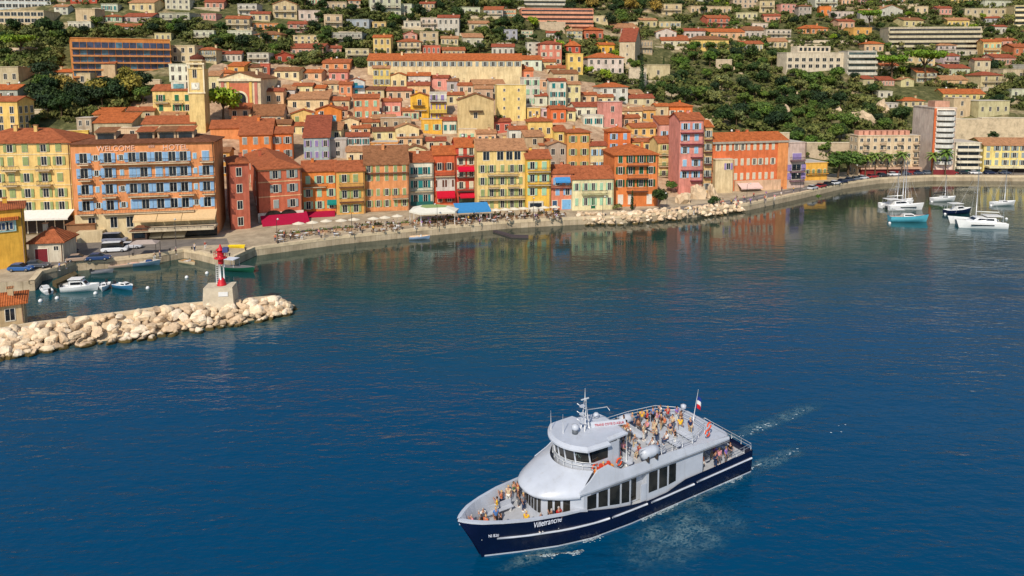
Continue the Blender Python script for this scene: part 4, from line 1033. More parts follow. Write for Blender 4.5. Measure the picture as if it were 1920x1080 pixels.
ZONES = [ # name, polygon in photo columns and rows (foot of the trunk), kinds, count, size, group
 ('on the wooded slope right of the old town', [(1225,196),(1225,150),(1290,96),(1380,88),(1462,104),(1478,142),(1600,150),(1645,158),(1700,200),(1704,252),(1600,252),(1560,300),(1515,300),(1480,262),(1420,250),(1335,248),(1310,200)], ['dark','mid','deep','olive','mid','dark','mid'], 105, (.75,1.25)),
 ('in the wood on the ridge at the top', [(1062,66),(1062,-6),(1240,-6),(1240,66),(1200,90),(1130,50)], ['deep','dark','dark','dry','mid'], 34, (.9,1.3)),
 ('on the dark bank left of the church', [(72,225),(66,165),(110,135),(160,150),(235,158),(285,170),(262,206),(215,214),(140,232)], ['deep','deep','dark','mid','dry'], 26, (.8,1.25)),
 ('among the villas on the left hill', [(0,150),(0,60),(130,55),(330,40),(470,60),(620,50),(690,90),(690,130),(500,120),(420,110),(330,70),(130,72),(100,130)], ['dark','mid','deep','olive','mid','dark'], 52, (.6,1.05)),
 ('among the villas above the long barracks', [(640,100),(560,0),(700,-8),(980,-8),(980,80),(900,100),(700,104)], ['dark','deep','mid','dark','deep'], 46, (.6,1.1)),
 ('among the villas on the right hill', [(1250,95),(1240,0),(1930,0),(1930,210),(1860,215),(1830,176),(1760,172),(1650,150),(1640,100),(1470,96)], ['dark','mid','olive','mid','deep','bright'], 62, (.55,1.05)),
 ('in the gardens above the old town', [(975,50),(1100,50),(1160,76),(1220,120),(1225,190),(1190,170),(1100,150),(1060,128),(980,110)], ['dark','deep','mid','bright'], 18, (.6,1.0))]
PLACED = []
for zn, pl, kinds, cnt, (s0, s1) in ZONES:
    X = [p[0] for p in pl]; Y = [p[1] for p in pl]; got = tries = 0
    while got < cnt and tries < cnt*40:
        tries += 1; px, py = rnd.uniform(min(X), max(X)), rnd.uniform(min(Y), max(Y))
        if not inside(pl, px, py): continue
        P = on_ground(px, py); sc = rnd.uniform(s0, s1)
        if any((P[0]-a)**2+(P[1]-b_)**2 < (1.9*(sc+c_))**2 for a, b_, c_ in PLACED[-140:]): continue
        if not clear(px, py, P, 5.5*sc, 6.5*sc): continue
        k = rnd.choice(kinds); PLACED.append((P[0], P[1], sc)); got += 1
        plant(k, P, sc, f'{KINDWORD[k]} {zn}', f'{KINDWORD[k]}s {zn}')
def one(kind_, px, py, sc, label, group=None, sz=None, z=None):
    P = on_ground(px, py) if z is None else on_z(px, py, z); PLACED.append((P[0], P[1], sc)); return plant(kind_, P, sc, label, group, sz)
one('pine', 1672, 152, 1.75, 'broad bright green umbrella pine, left one of the pair on the right hill', sz=.95)
one('pine', 1735, 156, 2.1, 'largest bright green umbrella pine, right one of the pair on the right hill', sz=1.0)
one('pine', 38, 118, 1.35, 'umbrella pine leaning over the rocks on the far left'); one('pine', 1630, 62, 1.5, 'umbrella pine left of the banded beige apartments')
one('bright', 419, 229, 1.75, 'bright yellow green tree in front of the church', sz=.95)
one('cypress', 1203, 172, 1.5, 'tall broad cypress left of the arched garden house'); one('cypress', 1244, 140, .8, 'slim cypress in front of the arched garden house')
one('mid', 1571, 334, 1.6, 'round green tree nearest the golden yellow house', sz=.85); one('mid', 1590, 328, 1.8, 'round green tree beside the peach apartment block', sz=.85)
one('cypress', 1185, 394, .62, 'small pointed yellow green bush before the vivid orange house', sz=.9)
for px, py, k, s_, lb_ in ((1158,394,'shrub_olive',.9,'grey green shrub at the foot of the pale cream house'), (1236,391,'dark',.8,'dark bushy tree right of the vivid orange house'), (1258,362,'mid',.6,'green tree on the rocks left of the pink tower house'), (1296,362,'dark',.55,'dark green bush hanging on the rock under the pink tower house'), (1340,386,'shrub_dark',1.2,'dark shrub on the rocks by the shore road'), (918,250,'mid',.55,'small tree climbing the right side of the stone chapel'), (934,240,'olive',.7,'grey green tree between the stone chapel and the tall cream tower house'), (1166,197,'dark',.5,'small dark tree below the large white hip roofed house'), (1858,268,'dark',.9,'dark green tree standing before the stone retaining wall'), (1800,258,'shrub_olive',2.0,'olive brown hedge bush on the retaining wall'), (1490,146,'mid',.8,'green tree under the white apartments'), (60,246,'dark',.8,'dark tree behind the gabled yellow house'), (1535,372,'shrub_mid',.6,'small green shrub beside the shore road'), (332,206,'shrub_mid',.9,'green shrub under the windows beside the bell tower'), (310,212,'shrub_mid',1.0,'wide green shrub below the yellow green-shuttered house')):
    one(k, px, py, s_, lb_)
for i, px in enumerate((1622, 1640, 1664, 1690, 1748, 1772)): one('palm', px, 329, rnd.uniform(.95, 1.15), 'tall palm in the row along the shore road', 'palms along the shore road')
# low scrub between the trees: nobody could count it
V_, Fc = [], []
SCR = [(ZONES[0][1], 900), (ZONES[1][1], 200), (ZONES[2][1], 170), (ZONES[3][1], 900), (ZONES[4][1], 640), (ZONES[5][1], 1150), (ZONES[6][1], 170), ([(0,10),(0,0),(1920,0),(1920,20)], 420), ([(430,110),(700,104),(700,128),(500,122)], 30)]
cl = [leaves_mesh(lobes_round(1.35, .7, 5, .7), 130, .5, leafmat((70,84,42))) for _ in range(5)]
cv = []
for me in cl:
    a = np.empty(len(me.vertices)*3); me.vertices.foreach_get('co', a); cv.append(a.reshape(-1, 3))
parts = []
for pl, cnt in SCR:
    X = [p[0] for p in pl]; Y = [p[1] for p in pl]; got = tries = 0
    while got < cnt and tries < cnt*8:
        tries += 1; px, py = rnd.uniform(min(X), max(X)), rnd.uniform(min(Y), max(Y))
        if not inside(pl, px, py): continue
        P = on_ground(px, py); sc = rnd.uniform(.6, 1.5) if rnd.random() < .7 else rnd.uniform(1.5, 2.7)
        if not clear(px, py, P, 3*sc, 2*sc): continue
        got += 1; parts.append(rnd.choice(cv)*np.array([sc, sc, sc*rnd.uniform(.8, 1.3)])+np.array(P))
for i in range(700):                                # the hill goes on above the picture
    x, y = rnd.uniform(-420, 560), rnd.uniform(440, 760); sc = rnd.uniform(1.4, 3.2)
    if hg(x, y) > 62: parts.append(rnd.choice(cv)*sc+np.array([x, y, hg(x, y)]))
V = np.concatenate(parts); me = bpy.data.meshes.new('hillside_scrub'); n = len(V)//4
me.vertices.add(len(V)); me.vertices.foreach_set('co', V.ravel()); me.loops.add(len(V)); me.loops.foreach_set('vertex_index', np.arange(len(V)))
me.polygons.add(n); me.polygons.foreach_set('loop_start', np.arange(0, len(V), 4)); me.polygons.foreach_set('loop_total', np.full(n, 4)); me.update(); me.validate()
m_s, nt, b = nodes('scrub leaves'); f = noise(nt, .12, 5, .7); f2 = noise(nt, .7, 3)
col = ramp(nt, f, [(.3, lin((52,64,36))), (.5, lin((92,102,54))), (.62, lin((126,124,74))), (.75, lin((154,138,92)))])
nt.links.new(mixc(nt, .8, col, ramp(nt, f2, [(.3, (.5, .5, .5)), (.7, (1.25, 1.2, 1))]), 'MULTIPLY'), b.inputs['Base Color']); setv(b, Roughness=.8, Specular_IOR_Level=.15)
me.materials.append(m_s); kind(link('hillside_scrub', me), 'stuff')
# ------------------------------------------------------------------ garden and retaining walls, rock faces
def wallthing(x0, x1, yt, yb, label, rgb=(206,186,154), name='stone_wall', yaw=0, th=1.2):
    P = on_ground((x0+x1)/2, yb); a = R(yaw); w0, w1 = along(P, a, x0), along(P, a, x1); h_ = max(.8, z_at(P, yt)-P[2]); b = MB(); st = stone(rgb, .5)
    b.box(w0, w1, 0, th, -5, h_, st); b.box(w0-.1, w1+.1, -.12, th+.1, h_+.002, h_+.22, stone((224,208,180), .5, .8))
    o = b.obj(name, None, P, a); o['kind'] = 'thing'; return tag(o, label, 'wall')
wallthing(1786,1840,224,268,'high beige retaining wall above the low white apartment house',name='retaining_wall',yaw=-3,th=3)
wallthing(1838,2000,222,272,'long high beige retaining wall above the long yellow villa block',name='retaining_wall',yaw=-3,th=3)
for i, (a0, a1, b0, b1, lb_) in enumerate(((1212,1282,152,158,'low stone terrace wall under the arched garden house'), (1226,1340,172,184,'pale stone terrace wall above the orange hip roofed houses'), (1290,1350,104,109,'stone garden wall under the wide yellow villa'), (1385,1432,137,142,'straight stone wall halfway up the wooded slope'), (1342,1372,112,130,'pinkish stone wall end left of the wooded slope'), (1180,1212,128,160,'tall pale garden wall beside the broad cypress'), (150,300,150,156,'pale stone wall under the long orange apartments'), (0,120,76,84,'grey stone terrace wall under the cream apartments'), (30,140,206,214,'grey road wall in the shade of the dark bank'), (440,492,80,86,'orange brown terrace wall among the left villas'), (1000,1060,42,58,'cream wall under the salmon terraced apartments'), (1228,1300,88,93,'long white garden wall on the right hill'), (1150,1196,42,48,'beige terrace wall beside the ridge wood'), (1660,1760,98,108,'pale terrace wall below the banded beige apartments'), (1500,1548,76,80,'low stone wall above the white apartments'), (1335,1480,250,262,'rough stone wall behind the long orange shore building'), (1512,1606,268,302,'beige rock retaining wall beside the round green trees'))):
    wallthing(a0, a1, b0, b1, lb_, [(206,186,154), (196,176,148), (214,196,168)][i % 3], yaw=rnd.uniform(-4, 14))
WX = 0
for i in range(400):                                 # short terrace walls between the villas
    if WX >= 34: break
    zx, zy = rnd.choice([((340,690),(8,118)), ((650,980),(8,96)), ((1240,1660),(6,92)), ((1640,1920),(6,200)), ((100,330),(6,54))]); x, y, wd = rnd.uniform(*zx), rnd.uniform(*zy), rnd.uniform(26, 80)
    P = on_ground(x, y)
    if not all(clear(x+k*wd/2, y, P, 3, 1.5) for k in (-1, 0, 1)): continue
    WX += 1; wallthing(x-wd/2, x+wd/2, y-rnd.uniform(3, 6), y, 'low weathered terrace wall between the villas and trees of the hill', rnd.choice([(206,186,154), (190,172,146), (214,198,172)]), yaw=rnd.uniform(-6, 16))['group'] = 'terrace walls of the hill'
def rock_mesh(seed, n=14, jag=.32, mat=None):
    q = np.random.default_rng(seed); b = MB(); rows = []
    ax = q.normal(size=(9, 3)); ax /= np.linalg.norm(ax, axis=1)[:, None]; off = q.uniform(.46, .88, 9)
    for i in range(11):
        ph = PI*i/10; row = []
        for k in range(n):
            t = 2*PI*k/n; d = np.array([math.sin(ph)*math.cos(t), math.sin(ph)*math.sin(t), math.cos(ph)])
            r = 1.0
            for a_, o_ in zip(ax, off):
                c_ = float(d @ a_)
                if c_ > .05: r = min(r, o_/c_)      # facets: the rock is cut by planes
            r *= 1+jag*.25*math.sin(5*d[0]+seed)*math.cos(4*d[1]+7*d[2]); row.append(tuple(d*r))
        rows.append(row)
    b.grid(rows, mat, False, True); return b.mesh('boulder')
def wetrock(c_):
    m_ = stone(c_, .9, .5).copy(); nt = m_.node_tree; b = nt.nodes['Principled BSDF']; src = b.inputs['Base Color'].links[0].from_socket
    g = nt.nodes.new('ShaderNodeNewGeometry'); sx = nt.nodes.new('ShaderNodeSeparateXYZ'); nt.links.new(g.outputs['Position'], sx.inputs[0])
    ad = nt.nodes.new('ShaderNodeMath'); nt.links.new(sx.outputs['Z'], ad.inputs[0]); sc = nt.nodes.new('ShaderNodeMath'); sc.operation = 'MULTIPLY'; nt.links.new(noise(nt, 1.5, 3), sc.inputs[0]); sc.inputs[1].default_value = -.7; nt.links.new(sc.outputs[0], ad.inputs[1])
    nt.links.new(mixc(nt, ramp(nt, ad.outputs[0], [(.0, (1, 1, 1)), (.22, (0, 0, 0))]), src, lin((92, 78, 46))), b.inputs['Base Color']); return m_
LIME = [wetrock(c_) for c_ in ((232,208,174), (220,192,158), (238,218,190), (208,182,150))]
ROCKS = [rock_mesh(i, 16, .12, LIME[i % 4]) for i in range(12)]
CLIFF = [rock_mesh(40+i, 16, .9, stone((206,182,150), .35, .5)) for i in range(4)]
for px, py, w_, h_, lb_ in ((1470,214,5,5,'round reddish rock face in the middle of the wooded slope'), (1560,212,8,6,'grey rock face on the right part of the wooded slope'), (1620,232,11,8,'large pale rock face left of the tower block'), (1655,206,7,6,'pale rock face under the small red roofed villa'), (1660,238,8,4,'low pale rock slab above the peach apartments'), (1520,168,9,3,'long bare rock ledge on the wooded slope'), (1490,180,8,3,'second bare rock ledge lower on the wooded slope'), (1375,132,5,3,'small pale rock beside the wall on the wooded slope'), (1325,240,6,5,'pale rock knob behind the pink tower house'), (1308,372,5,7,'orange rock buttress under the pink tower house'), (1280,380,5,5,'pale rock between the shrubs under the pink tower house'), (1338,372,4,6,'pale cliff foot beside the shore road'), (60,100,16,4,'grey rock face under the cream apartments on the left'), (40,140,10,5,'pale rock face under the leaning umbrella pine')):
    P = on_ground(px, py); o = link('rock_outcrop', rnd.choice(CLIFF), None, P, rnd.uniform(0, 6)); o.scale = (w_*.6, w_*.45, h_*.75); tag(o, lb_, 'rock')
# ------------------------------------------------------------------ breakwater, light tower, harbour
WL = [on_z(x, y, 0).xy for x, y in [(-90,700),(0,674),(60,665),(130,653),(250,641),(330,629),(420,616),(500,601),(540,588)]]
CR_ = [on_z(x, y, 2.3).xy for x, y in [(-90,640),(0,622),(60,611),(130,603),(250,588),(330,577),(420,568),(480,563),(512,560)]]
core = MB(); cm = stone((214,190,156), .6)
back_ = [p+Vector((-.3, 2.2)) for p in CR_]
core.prism([(p.x, p.y) for p in CR_]+[(p.x, p.y) for p in back_[::-1]], -3, 2.2, cm)
lo = [c+(w_-c)*.75 for w_, c in zip(WL, CR_)]
core.grid([[(c.x, c.y-.01, 2.1), (l.x, l.y, -.2), (l.x, l.y-1, -3)] for c, l in zip(CR_, lo)], cm, False)
brk = core.obj('breakwater'); brk['kind'] = 'thing'; tag(brk, 'long low stone breakwater with a walkway sheltering the harbour', 'breakwater')
pw = MB(); pw.grid([[(c.x, c.y, 2.21), (c.x, c.y, 2.75), (c.x-.05, c.y+.5, 2.75), (c.x-.05, c.y+.5, 2.21)] for c in CR_[1:7]], stone((216,196,164), .4, .8), False, True); pw.obj('parapet_wall', brk)
def lerp_path(pts, t):
    f_ = t*(len(pts)-1); i = min(int(f_), len(pts)-2); return pts[i]+(pts[i+1]-pts[i])*(f_-i)
def boulder(x, y, z, r, group, label):
    o = link('boulder', rnd.choice(ROCKS), None, (x, y, z), rnd.uniform(0, 6.28)); o.rotation_euler = (rnd.uniform(-.5, .5), rnd.uniform(-.5, .5), rnd.uniform(0, 6.28))
    o.scale = (r*rnd.uniform(.9, 1.35), r*rnd.uniform(.75, 1.05), r*rnd.uniform(.6, .85)); return tag(o, label, 'boulder', group)
BG, BLB = 'boulders of the breakwater', 'pale limestone boulder piled on the seaward side of the breakwater'
for row in range(6):
    s_ = (row+.35)/5.6; n = 36
    for i in range(n):
        t = (i+rnd.uniform(.1, .9)+(row % 2)*.5)/(n+.5); c, w_ = lerp_path(CR_, t), lerp_path(WL, t); p = c+(w_-c)*(s_+rnd.uniform(-.06, .06))
        boulder(p.x, p.y, 2.25*(1-s_)+rnd.uniform(-.1, .25), rnd.uniform(.6, 1.2)*(1.0 if row < 4 else .9), BG, BLB)
e0 = CR_[-1]
for i in range(30):                                  # the rounded head
    a = rnd.uniform(-1.9, 1.7); q_ = rnd.uniform(.1, 1); p = e0+Vector((math.cos(a)*3.6, math.sin(a)*2.6))*q_
    boulder(p.x, p.y, 2.1*(1-q_)+rnd.uniform(-.1, .2), rnd.uniform(.65, 1.1), BG, BLB)
ra = [on_z(x, y, 0).xy for x, y in [(1088,421),(1180,418.5),(1300,409),(1400,395.5)]]
rip = []
for i in range(190):
    t = rnd.random(); row = rnd.uniform(-1.6, 4.2)*(1 if t < .85 else .6); p = lerp_path(ra, t)+Vector((rnd.uniform(-.5, .5), row)); z = .1+max(0, min(1.9, (row+1.4)*.75)); r_ = rnd.uniform(.5, .95)
    if i < 62: boulder(p.x, p.y, z, r_*1.1, 'rip rap stones at the shore road', 'pale boulder on the bank below the vivid orange house and shore road')
    else: rip.append((p, z, r_))
rb_ = MB()
for p, z, r_ in rip:
    me = rnd.choice(ROCKS); M_ = Matrix.Translation((p.x, p.y, z)) @ Matrix.Rotation(rnd.uniform(0, 6), 4, 'Z') @ Matrix.Diagonal((r_*1.1, r_*.9, r_*.7, 1)); rb_.add([v.co for v in me.vertices], [list(f_.vertices) for f_ in me.polygons], rnd.choice(LIME), False, M_)
kind(rb_.obj('bank_stones'), 'stuff')
# light tower
RED = paint((206,30,44), .45, .12); WHT = paint((232,230,226), .45, .1); CONC = stone((206,192,168), .6, .75)
P = on_z(414, 569, 2.2); lt = thing('harbour_light', 'red and white harbour light tower on a concrete block at the breakwater end', 'light tower', (P.x, P.y, P.z), R(8))
b = MB(); w0, w1 = 2.45, 2.15
b.add([(-w0,-1.6,-2),(w0,-1.6,-2),(w0,1.8,-2),(-w0,1.8,-2),(-w1,-1.4,2.95),(w1,-1.4,2.95),(w1,1.6,2.95),(-w1,1.6,2.95)], [(0,3,2,1),(4,5,6,7),(0,1,5,4),(1,2,6,5),(2,3,7,6),(3,0,4,7)], CONC); b.obj('concrete_block', lt)
b = MB(); b.box(.1, 1.5, -1.56, -1.5, 1.6, 2.3, WHT); b.obj('plaque', lt)
b = MB(); b.lathe([(.75,2.95),(.7,3.05),(.42,3.9),(.34,4.1)], RED, 14, M=Matrix.Translation((.25,.1,0))); b.obj('base_cone', lt)
b = MB()
for k in range(3): t = k*2.1+.4; b.tube([(.25+.36*math.cos(t), .1+.36*math.sin(t), 3.9), (.25+.34*math.cos(t), .1+.34*math.sin(t), 6.4)], .13, WHT, 8)
for k in range(9): b.box(-.5,-.1,-.05,.0,3.6+k*.32,3.65+k*.32, WHT)
b.tube([(-.5,0,3.2),(-.5,0,6.6)], .04, WHT); b.tube([(-.1,0,3.2),(-.1,0,6.6)], .04, WHT); b.obj('shaft', lt)
b = MB(); b.lathe([(.34,6.3),(.42,6.45),(.42,7.2),(.95,7.25),(.95,7.38),(.5,7.39),(.5,8.5),(.68,8.55),(.62,8.7),(.22,9.0),(.06,9.5)], RED, 16, M=Matrix.Translation((.25,.1,0))); b.obj('lantern_house', lt)
b = MB()
for k in range(12): t = k*PI/6; b.tube([(.25+1.0*math.cos(t), .1+math.sin(t), 7.4), (.25+1.0*math.cos(t), .1+math.sin(t), 8.3)], .03, RED, 5)
for z in (7.85, 8.3): b.tube([(.25+math.cos(k*PI/8), .1+math.sin(k*PI/8), z) for k in range(17)], .03, RED, 5)
b.box(.7,1.5,-.6,.3,8.3,9.0, paint((70,80,130),.5)); b.obj('gallery_rail', lt)
# house on the breakwater root, harbour hut and round house
H(-60,47,574,612,'stone','p',1,2,None,P=on_z(-5,612,2.2),yaw=32,dd=6,tl='o',name='harbour_store',label='stone harbour store with an orange roof at the breakwater root',rise=1.1,wall=(214,188,150))
H(-60,50,394,505,'gold','p',0,0,None,P=on_z(0,505,QZ),yaw=33,dd=8,rise=1.0,tl='t',name='harbour_house',label='golden yellow harbour house with a turquoise window band on the far left',wall=(238,182,52)).slab('window_band',-70,36,415,436,-.25,-.003,paint((166,200,196),.5))
h = HOUSES[-1]
for x in (2, 16, 24): h.win(x, 425, 1.0, 1.3, None, gl=glass((60,90,130)))
for o in list(h.root.children):
    if o.name.startswith('window.') or o.name == 'window': o.location.y = -.28
h.slab('hood', -70, 42, 409, 414, -1.0, -.003, tile(TILES['o']))
h = H(56,120,455,492,'white','p',1,0,None,P=on_z(88,492,QZ),yaw=10,dd=6,tl='t',name='harbour_hut',label='small white harbour hut with a dark red double door',rise=2.6,rows=None)
h.door(79,491,2.2,2.6,(120,30,40)); h.ww, h.wh = .9, .9; h.win(107,466,.8,.8)
b = MB(); b.box(-2.5, 3.2, 0, 4.2, 0, 3.6, stone((150,110,80), .6)); b.box(-2.7,3.4,-.2,4.4,3.602,3.8,tile(TILES['b'])); o = b.obj('lean_to', None, on_z(150,452,QZ), R(10)); tag(o, 'brown lean-to shed between the yellow block and the hotel', 'shed')
P = on_z(262,455,QZ); t_ = thing('wooden_kiosk', 'dark wooden kiosk with a red brown roof before the hotel', 'kiosk', (P.x,P.y,P.z), R(12))
b = MB(); b.box(-1.5,1.5,0,2.4,0,2.6,paint((70,52,44),.8)); b.obj('cabin', t_); b = MB(); b.add([(-1.9,-.5,2.6),(1.9,-.5,2.6),(1.9,2.8,2.6),(-1.9,2.8,2.6),(-.6,1.2,3.6),(.6,1.2,3.6)],[(0,1,5,4),(1,2,5),(2,3,4,5),(3,0,4),(0,3,2,1)],tile(TILES['d'])); b.obj('roof', t_); b = MB(); b.box(-1.1,1.1,-.06,-.001,1.0,2.1,glass()); b.obj('hatch', t_)
P = on_z(272,478,QZ); t_ = thing('sun_canopy', 'grey flat sun canopy on four posts at the quay edge', 'canopy', (P.x,P.y,P.z), R(10))
b = MB(); b.add([(-2.6,-1.5,2.5),(2.6,-1.5,2.5),(2.6,1.5,2.5),(-2.6,1.5,2.5),(-1.4,0,3.1),(1.4,0,3.1)],[(0,1,5,4),(1,2,5),(2,3,4,5),(3,0,4)],canvas((176,160,150))); b.obj('canopy_cloth', t_)
for x in (-2.5,2.5):
    for y in (-1.4,1.4): b = MB(); b.tube([(x,y,0),(x,y,2.5)],.05,IRON); b.obj('post', t_)
# boats
def hull(L, B, Hh, hm, dm, stripe=None, stern=.8, dr=.25):
    b = MB(); n = 11; rows_l, rows_r, top = [], [], []
    for i in range(n):
        t = i/(n-1); x = -L/2+L*t; wd = B/2*(stern+(1-stern)*min(1, t/.35))*(1 if t < .45 else max(.02, 1-((t-.45)/.55)**2.2)); sh = Hh*(1+.45*t*t); wl = wd*(.78-.3*t)
        xr = x+(.06*L*t**3); sec = [(0, -dr), (wl, 0.0), (wd*.93, sh*.62), (wd, sh)]
        rows_l.append([(x if z <= 0 else x+(xr-x)*z/sh, y, z) for y, z in sec]); rows_r.append([(a_, -c_, d_) for a_, c_, d_ in rows_l[-1]]); top.append((xr, wd, sh))
    b.grid([r[::-1] for r in rows_l], hm, True); b.grid(rows_r, hm, True)
    b.grid([[(x, wd*.9, sh-.12), (x, -wd*.9, sh-.12)] for x, wd, sh in top], dm, False)
    for sg in (1, -1): b.grid([[(x, sg*wd, sh), (x, sg*wd*.88, sh+.03), (x, sg*wd*.88, sh-.13)][::sg] for x, wd, sh in top], dm if stripe is None else stripe, False)
    r0, r1 = rows_l[0], rows_r[0]; b.add(r0+r1, [(0, 1, 5), (1, 2, 6, 5), (2, 3, 7, 6)], hm)
    return b
GEL = paint((234,234,232), .3, .06); GLS = glass((24,30,38)); TEAK = paint((176,140,96), .7); ALU = paint((206,208,212), .35, .08, .3)
NAVY = paint((22,34,66), .3); TURQ = paint((96,186,206), .35); BLUEB = paint((60,120,160), .4); GREY = paint((150,152,156), .7)
def boat(name, label, px, py, yaw, L, B, Hh, hm, dm=GEL, stripe=None, parts=(), cat='boat', **k):
    P = on_z(px, py, 0); r = thing(name, label, cat, (P.x, P.y, 0), R(yaw)); hull(L, B, Hh, hm, dm, stripe, **k).obj('hull', r)
    for f_ in parts: f_(r, L, B, Hh)
    return r
def cabin(x0, x1, w_, z0, z1, m=GEL, gl=True):
    def f_(r, L, B, Hh):
        b = MB(); h_ = w_/2; vs = [(x0,-h_,z0),(x1,-h_*.85,z0),(x1,h_*.85,z0),(x0,h_,z0),(x0+.05,-h_*.88,z1),(x1-(x1-x0)*.3,-h_*.7,z1),(x1-(x1-x0)*.3,h_*.7,z1),(x0+.05,h_*.88,z1)]
        b.add(vs, [(4,5,6,7),(0,1,5,4),(1,2,6,5),(2,3,7,6),(3,0,4,7)], m); c = b.obj('cabin', r)
        if gl:
            g_ = MB(); q = lambda a, c_, t, o: tuple(a[i]+(c_[i]-a[i])*t+o[i] for i in range(3))
            for (A, B_, C_, D, o) in ((vs[0],vs[1],vs[5],vs[4],(0,-.03,0)),(vs[2],vs[3],vs[7],vs[6],(0,.03,0)),(vs[1],vs[2],vs[6],vs[5],(.03,0,.02))):
                mid = lambda s1, t1: q(q(A,D,t1,(0,0,0)), q(B_,C_,t1,(0,0,0)), s1, o)
                g_.add([mid(.1,.42), mid(.9,.42), mid(.88,.85), mid(.12,.85)], [(0,1,2,3)], GLS)
            g_.obj('cabin_windows', c)
    return f_
def flat_top(x0, x1, w_, z, m=GEL):
    def f_(r, L, B, Hh):
        b = MB(); b.box(x0, x1, -w_/2, w_/2, z, z+.1, m)
        for x in (x0+.1, x1-.1):
            for y in (-w_/2+.08, w_/2-.08): b.tube([(x,y,Hh),(x,y,z)], .035, ALU, 5)
        b.obj('hard_top', r)
    return f_
def mast(x, h_, boom=True, fold=(40,60,110)):
    def f_(r, L, B, Hh):
        b = MB(); b.tube([(x,0,Hh*.8),(x,0,h_)], [.1,.07], ALU, 7); b.tube([(x,-B*.28,h_*.55),(x,B*.28,h_*.55)], .04, ALU, 5)
        for e in ((L*.5,0,Hh*1.4),(-L*.48,0,Hh),(x,B*.46,Hh),(x,-B*.46,Hh)): b.tube([(x,0,h_*.97),e], .018, ALU, 4)
        o = b.obj('mast', r)
        if boom: b = MB(); b.tube([(x,0,Hh+1.5),(-L*.42,0,Hh+1.4)], [.14,.12], canvas(fold), 7); b.obj('furled_sail', o)
    return f_
def outboard(r, L, B, Hh):
    b = MB(); b.box(-L/2-.35,-L/2+.05,-.18,.18,Hh*.5,Hh+.45,paint((40,42,46),.4)); b.box(-L/2-.25,-L/2-.1,-.06,.06,-.4,Hh*.5,paint((40,42,46),.4)); b.obj('outboard_motor', r)
def seats(r, L, B, Hh):
    b = MB(); b.box(-L*.2,-L*.05,-B*.3,B*.3,Hh*.5,Hh*.95,canvas((214,210,200))); b.box(L*.05,L*.12,-B*.25,B*.25,Hh*.5,Hh*1.5,GEL); b.obj('seats', r)
boat('motor_boat','small white boat with a dark stern moored under the breakwater store',86,548,140,3.6,1.7,.6,GEL,parts=(cabin(-.3,1,1.1,.6,1.2),outboard))
boat('motor_cruiser','white cabin cruiser with a flying roof in the middle of the harbour',150,545,8,5.8,2.3,.9,GEL,stripe=GEL,parts=(cabin(-1.5,1.6,1.7,.85,1.9),flat_top(-1.6,.6,1.8,2.2),outboard))
boat('motor_boat','small white open boat between the cabin cruiser and the blue boat',196,541,-70,4.0,1.8,.65,GEL,parts=(cabin(.1,1.0,1.0,.6,1.1),seats,outboard))
boat('motor_boat','white boat with a blue hull side and folded pink cover',232,541,-25,4.4,1.9,.7,BLUEB,parts=(cabin(-.2,1.2,1.2,.65,1.15),seats,outboard))
boat('rowing_boat','beige covered rowing boat tied up at the harbour quay',232,501,12,5.2,1.9,.6,paint((190,170,150),.7),canvas((206,170,150)))
boat('fishing_boat','grey blue fishing boat tied up with its bow to the right',270,498,14,5.6,2.0,.75,paint((96,126,146),.5),paint((206,196,186),.6),parts=(cabin(.4,1.7,1.1,.7,1.1,canvas((50,80,130)),False),))
boat('fishing_boat','dark green boat under a grey cover beyond the light tower',446,508,-16,7.0,2.2,.8,paint((20,84,62),.5),canvas((120,116,116)),parts=(flat_top(-2.4,-.2,2.0,2.3,canvas((210,212,220))),))
boat('kayak','yellow kayak lying on the jetty',444,481,-4,3.4,.7,.35,paint((236,206,40),.4),paint((236,206,40),.4)).location.z = QZ+.25
boat('rowing_boat','small pale blue boat beside the promenade wall',786,448,6,4.6,1.8,.6,paint((150,176,206),.5),paint((226,196,160),.6),parts=(seats,))
boat('sloop','turquoise hulled boat with an open deck near the right shore',1702,415,-4,9.2,3.0,1.35,TURQ,paint((214,196,180),.6),NAVY,parts=(cabin(-1.5,2,1.9,1.3,2.0),flat_top(-3.6,-1.4,2.2,3.1,GEL),seats))
boat('motor_boat','navy blue motor boat with a white roof on the right',1795,401,8,7.2,2.7,1.2,NAVY,GEL,GEL,parts=(cabin(-1.0,2,2.0,1.15,2.3),flat_top(-2.4,.9,2.2,2.9)))
boat('sailing_boat','white sailing yacht with a dark sail cover nearest the far shore',1768,377,8,7.4,2.5,1.0,GEL,parts=(cabin(-.8,1.8,1.4,.95,1.5),mast(.6,8,True,(40,44,52))))
boat('sailing_boat','white sailing yacht at the right edge of the anchorage',1880,385,6,7.0,2.4,.95,GEL,stripe=GEL,parts=(cabin(-.8,1.6,1.4,.9,1.4),mast(.5,10.5,False)))
boat('motor_boat','small white motor boat hidden behind the big catamaran',1664,389,20,5.0,2.0,.8,GEL,parts=(cabin(-.8,1.2,1.5,.75,1.5),))
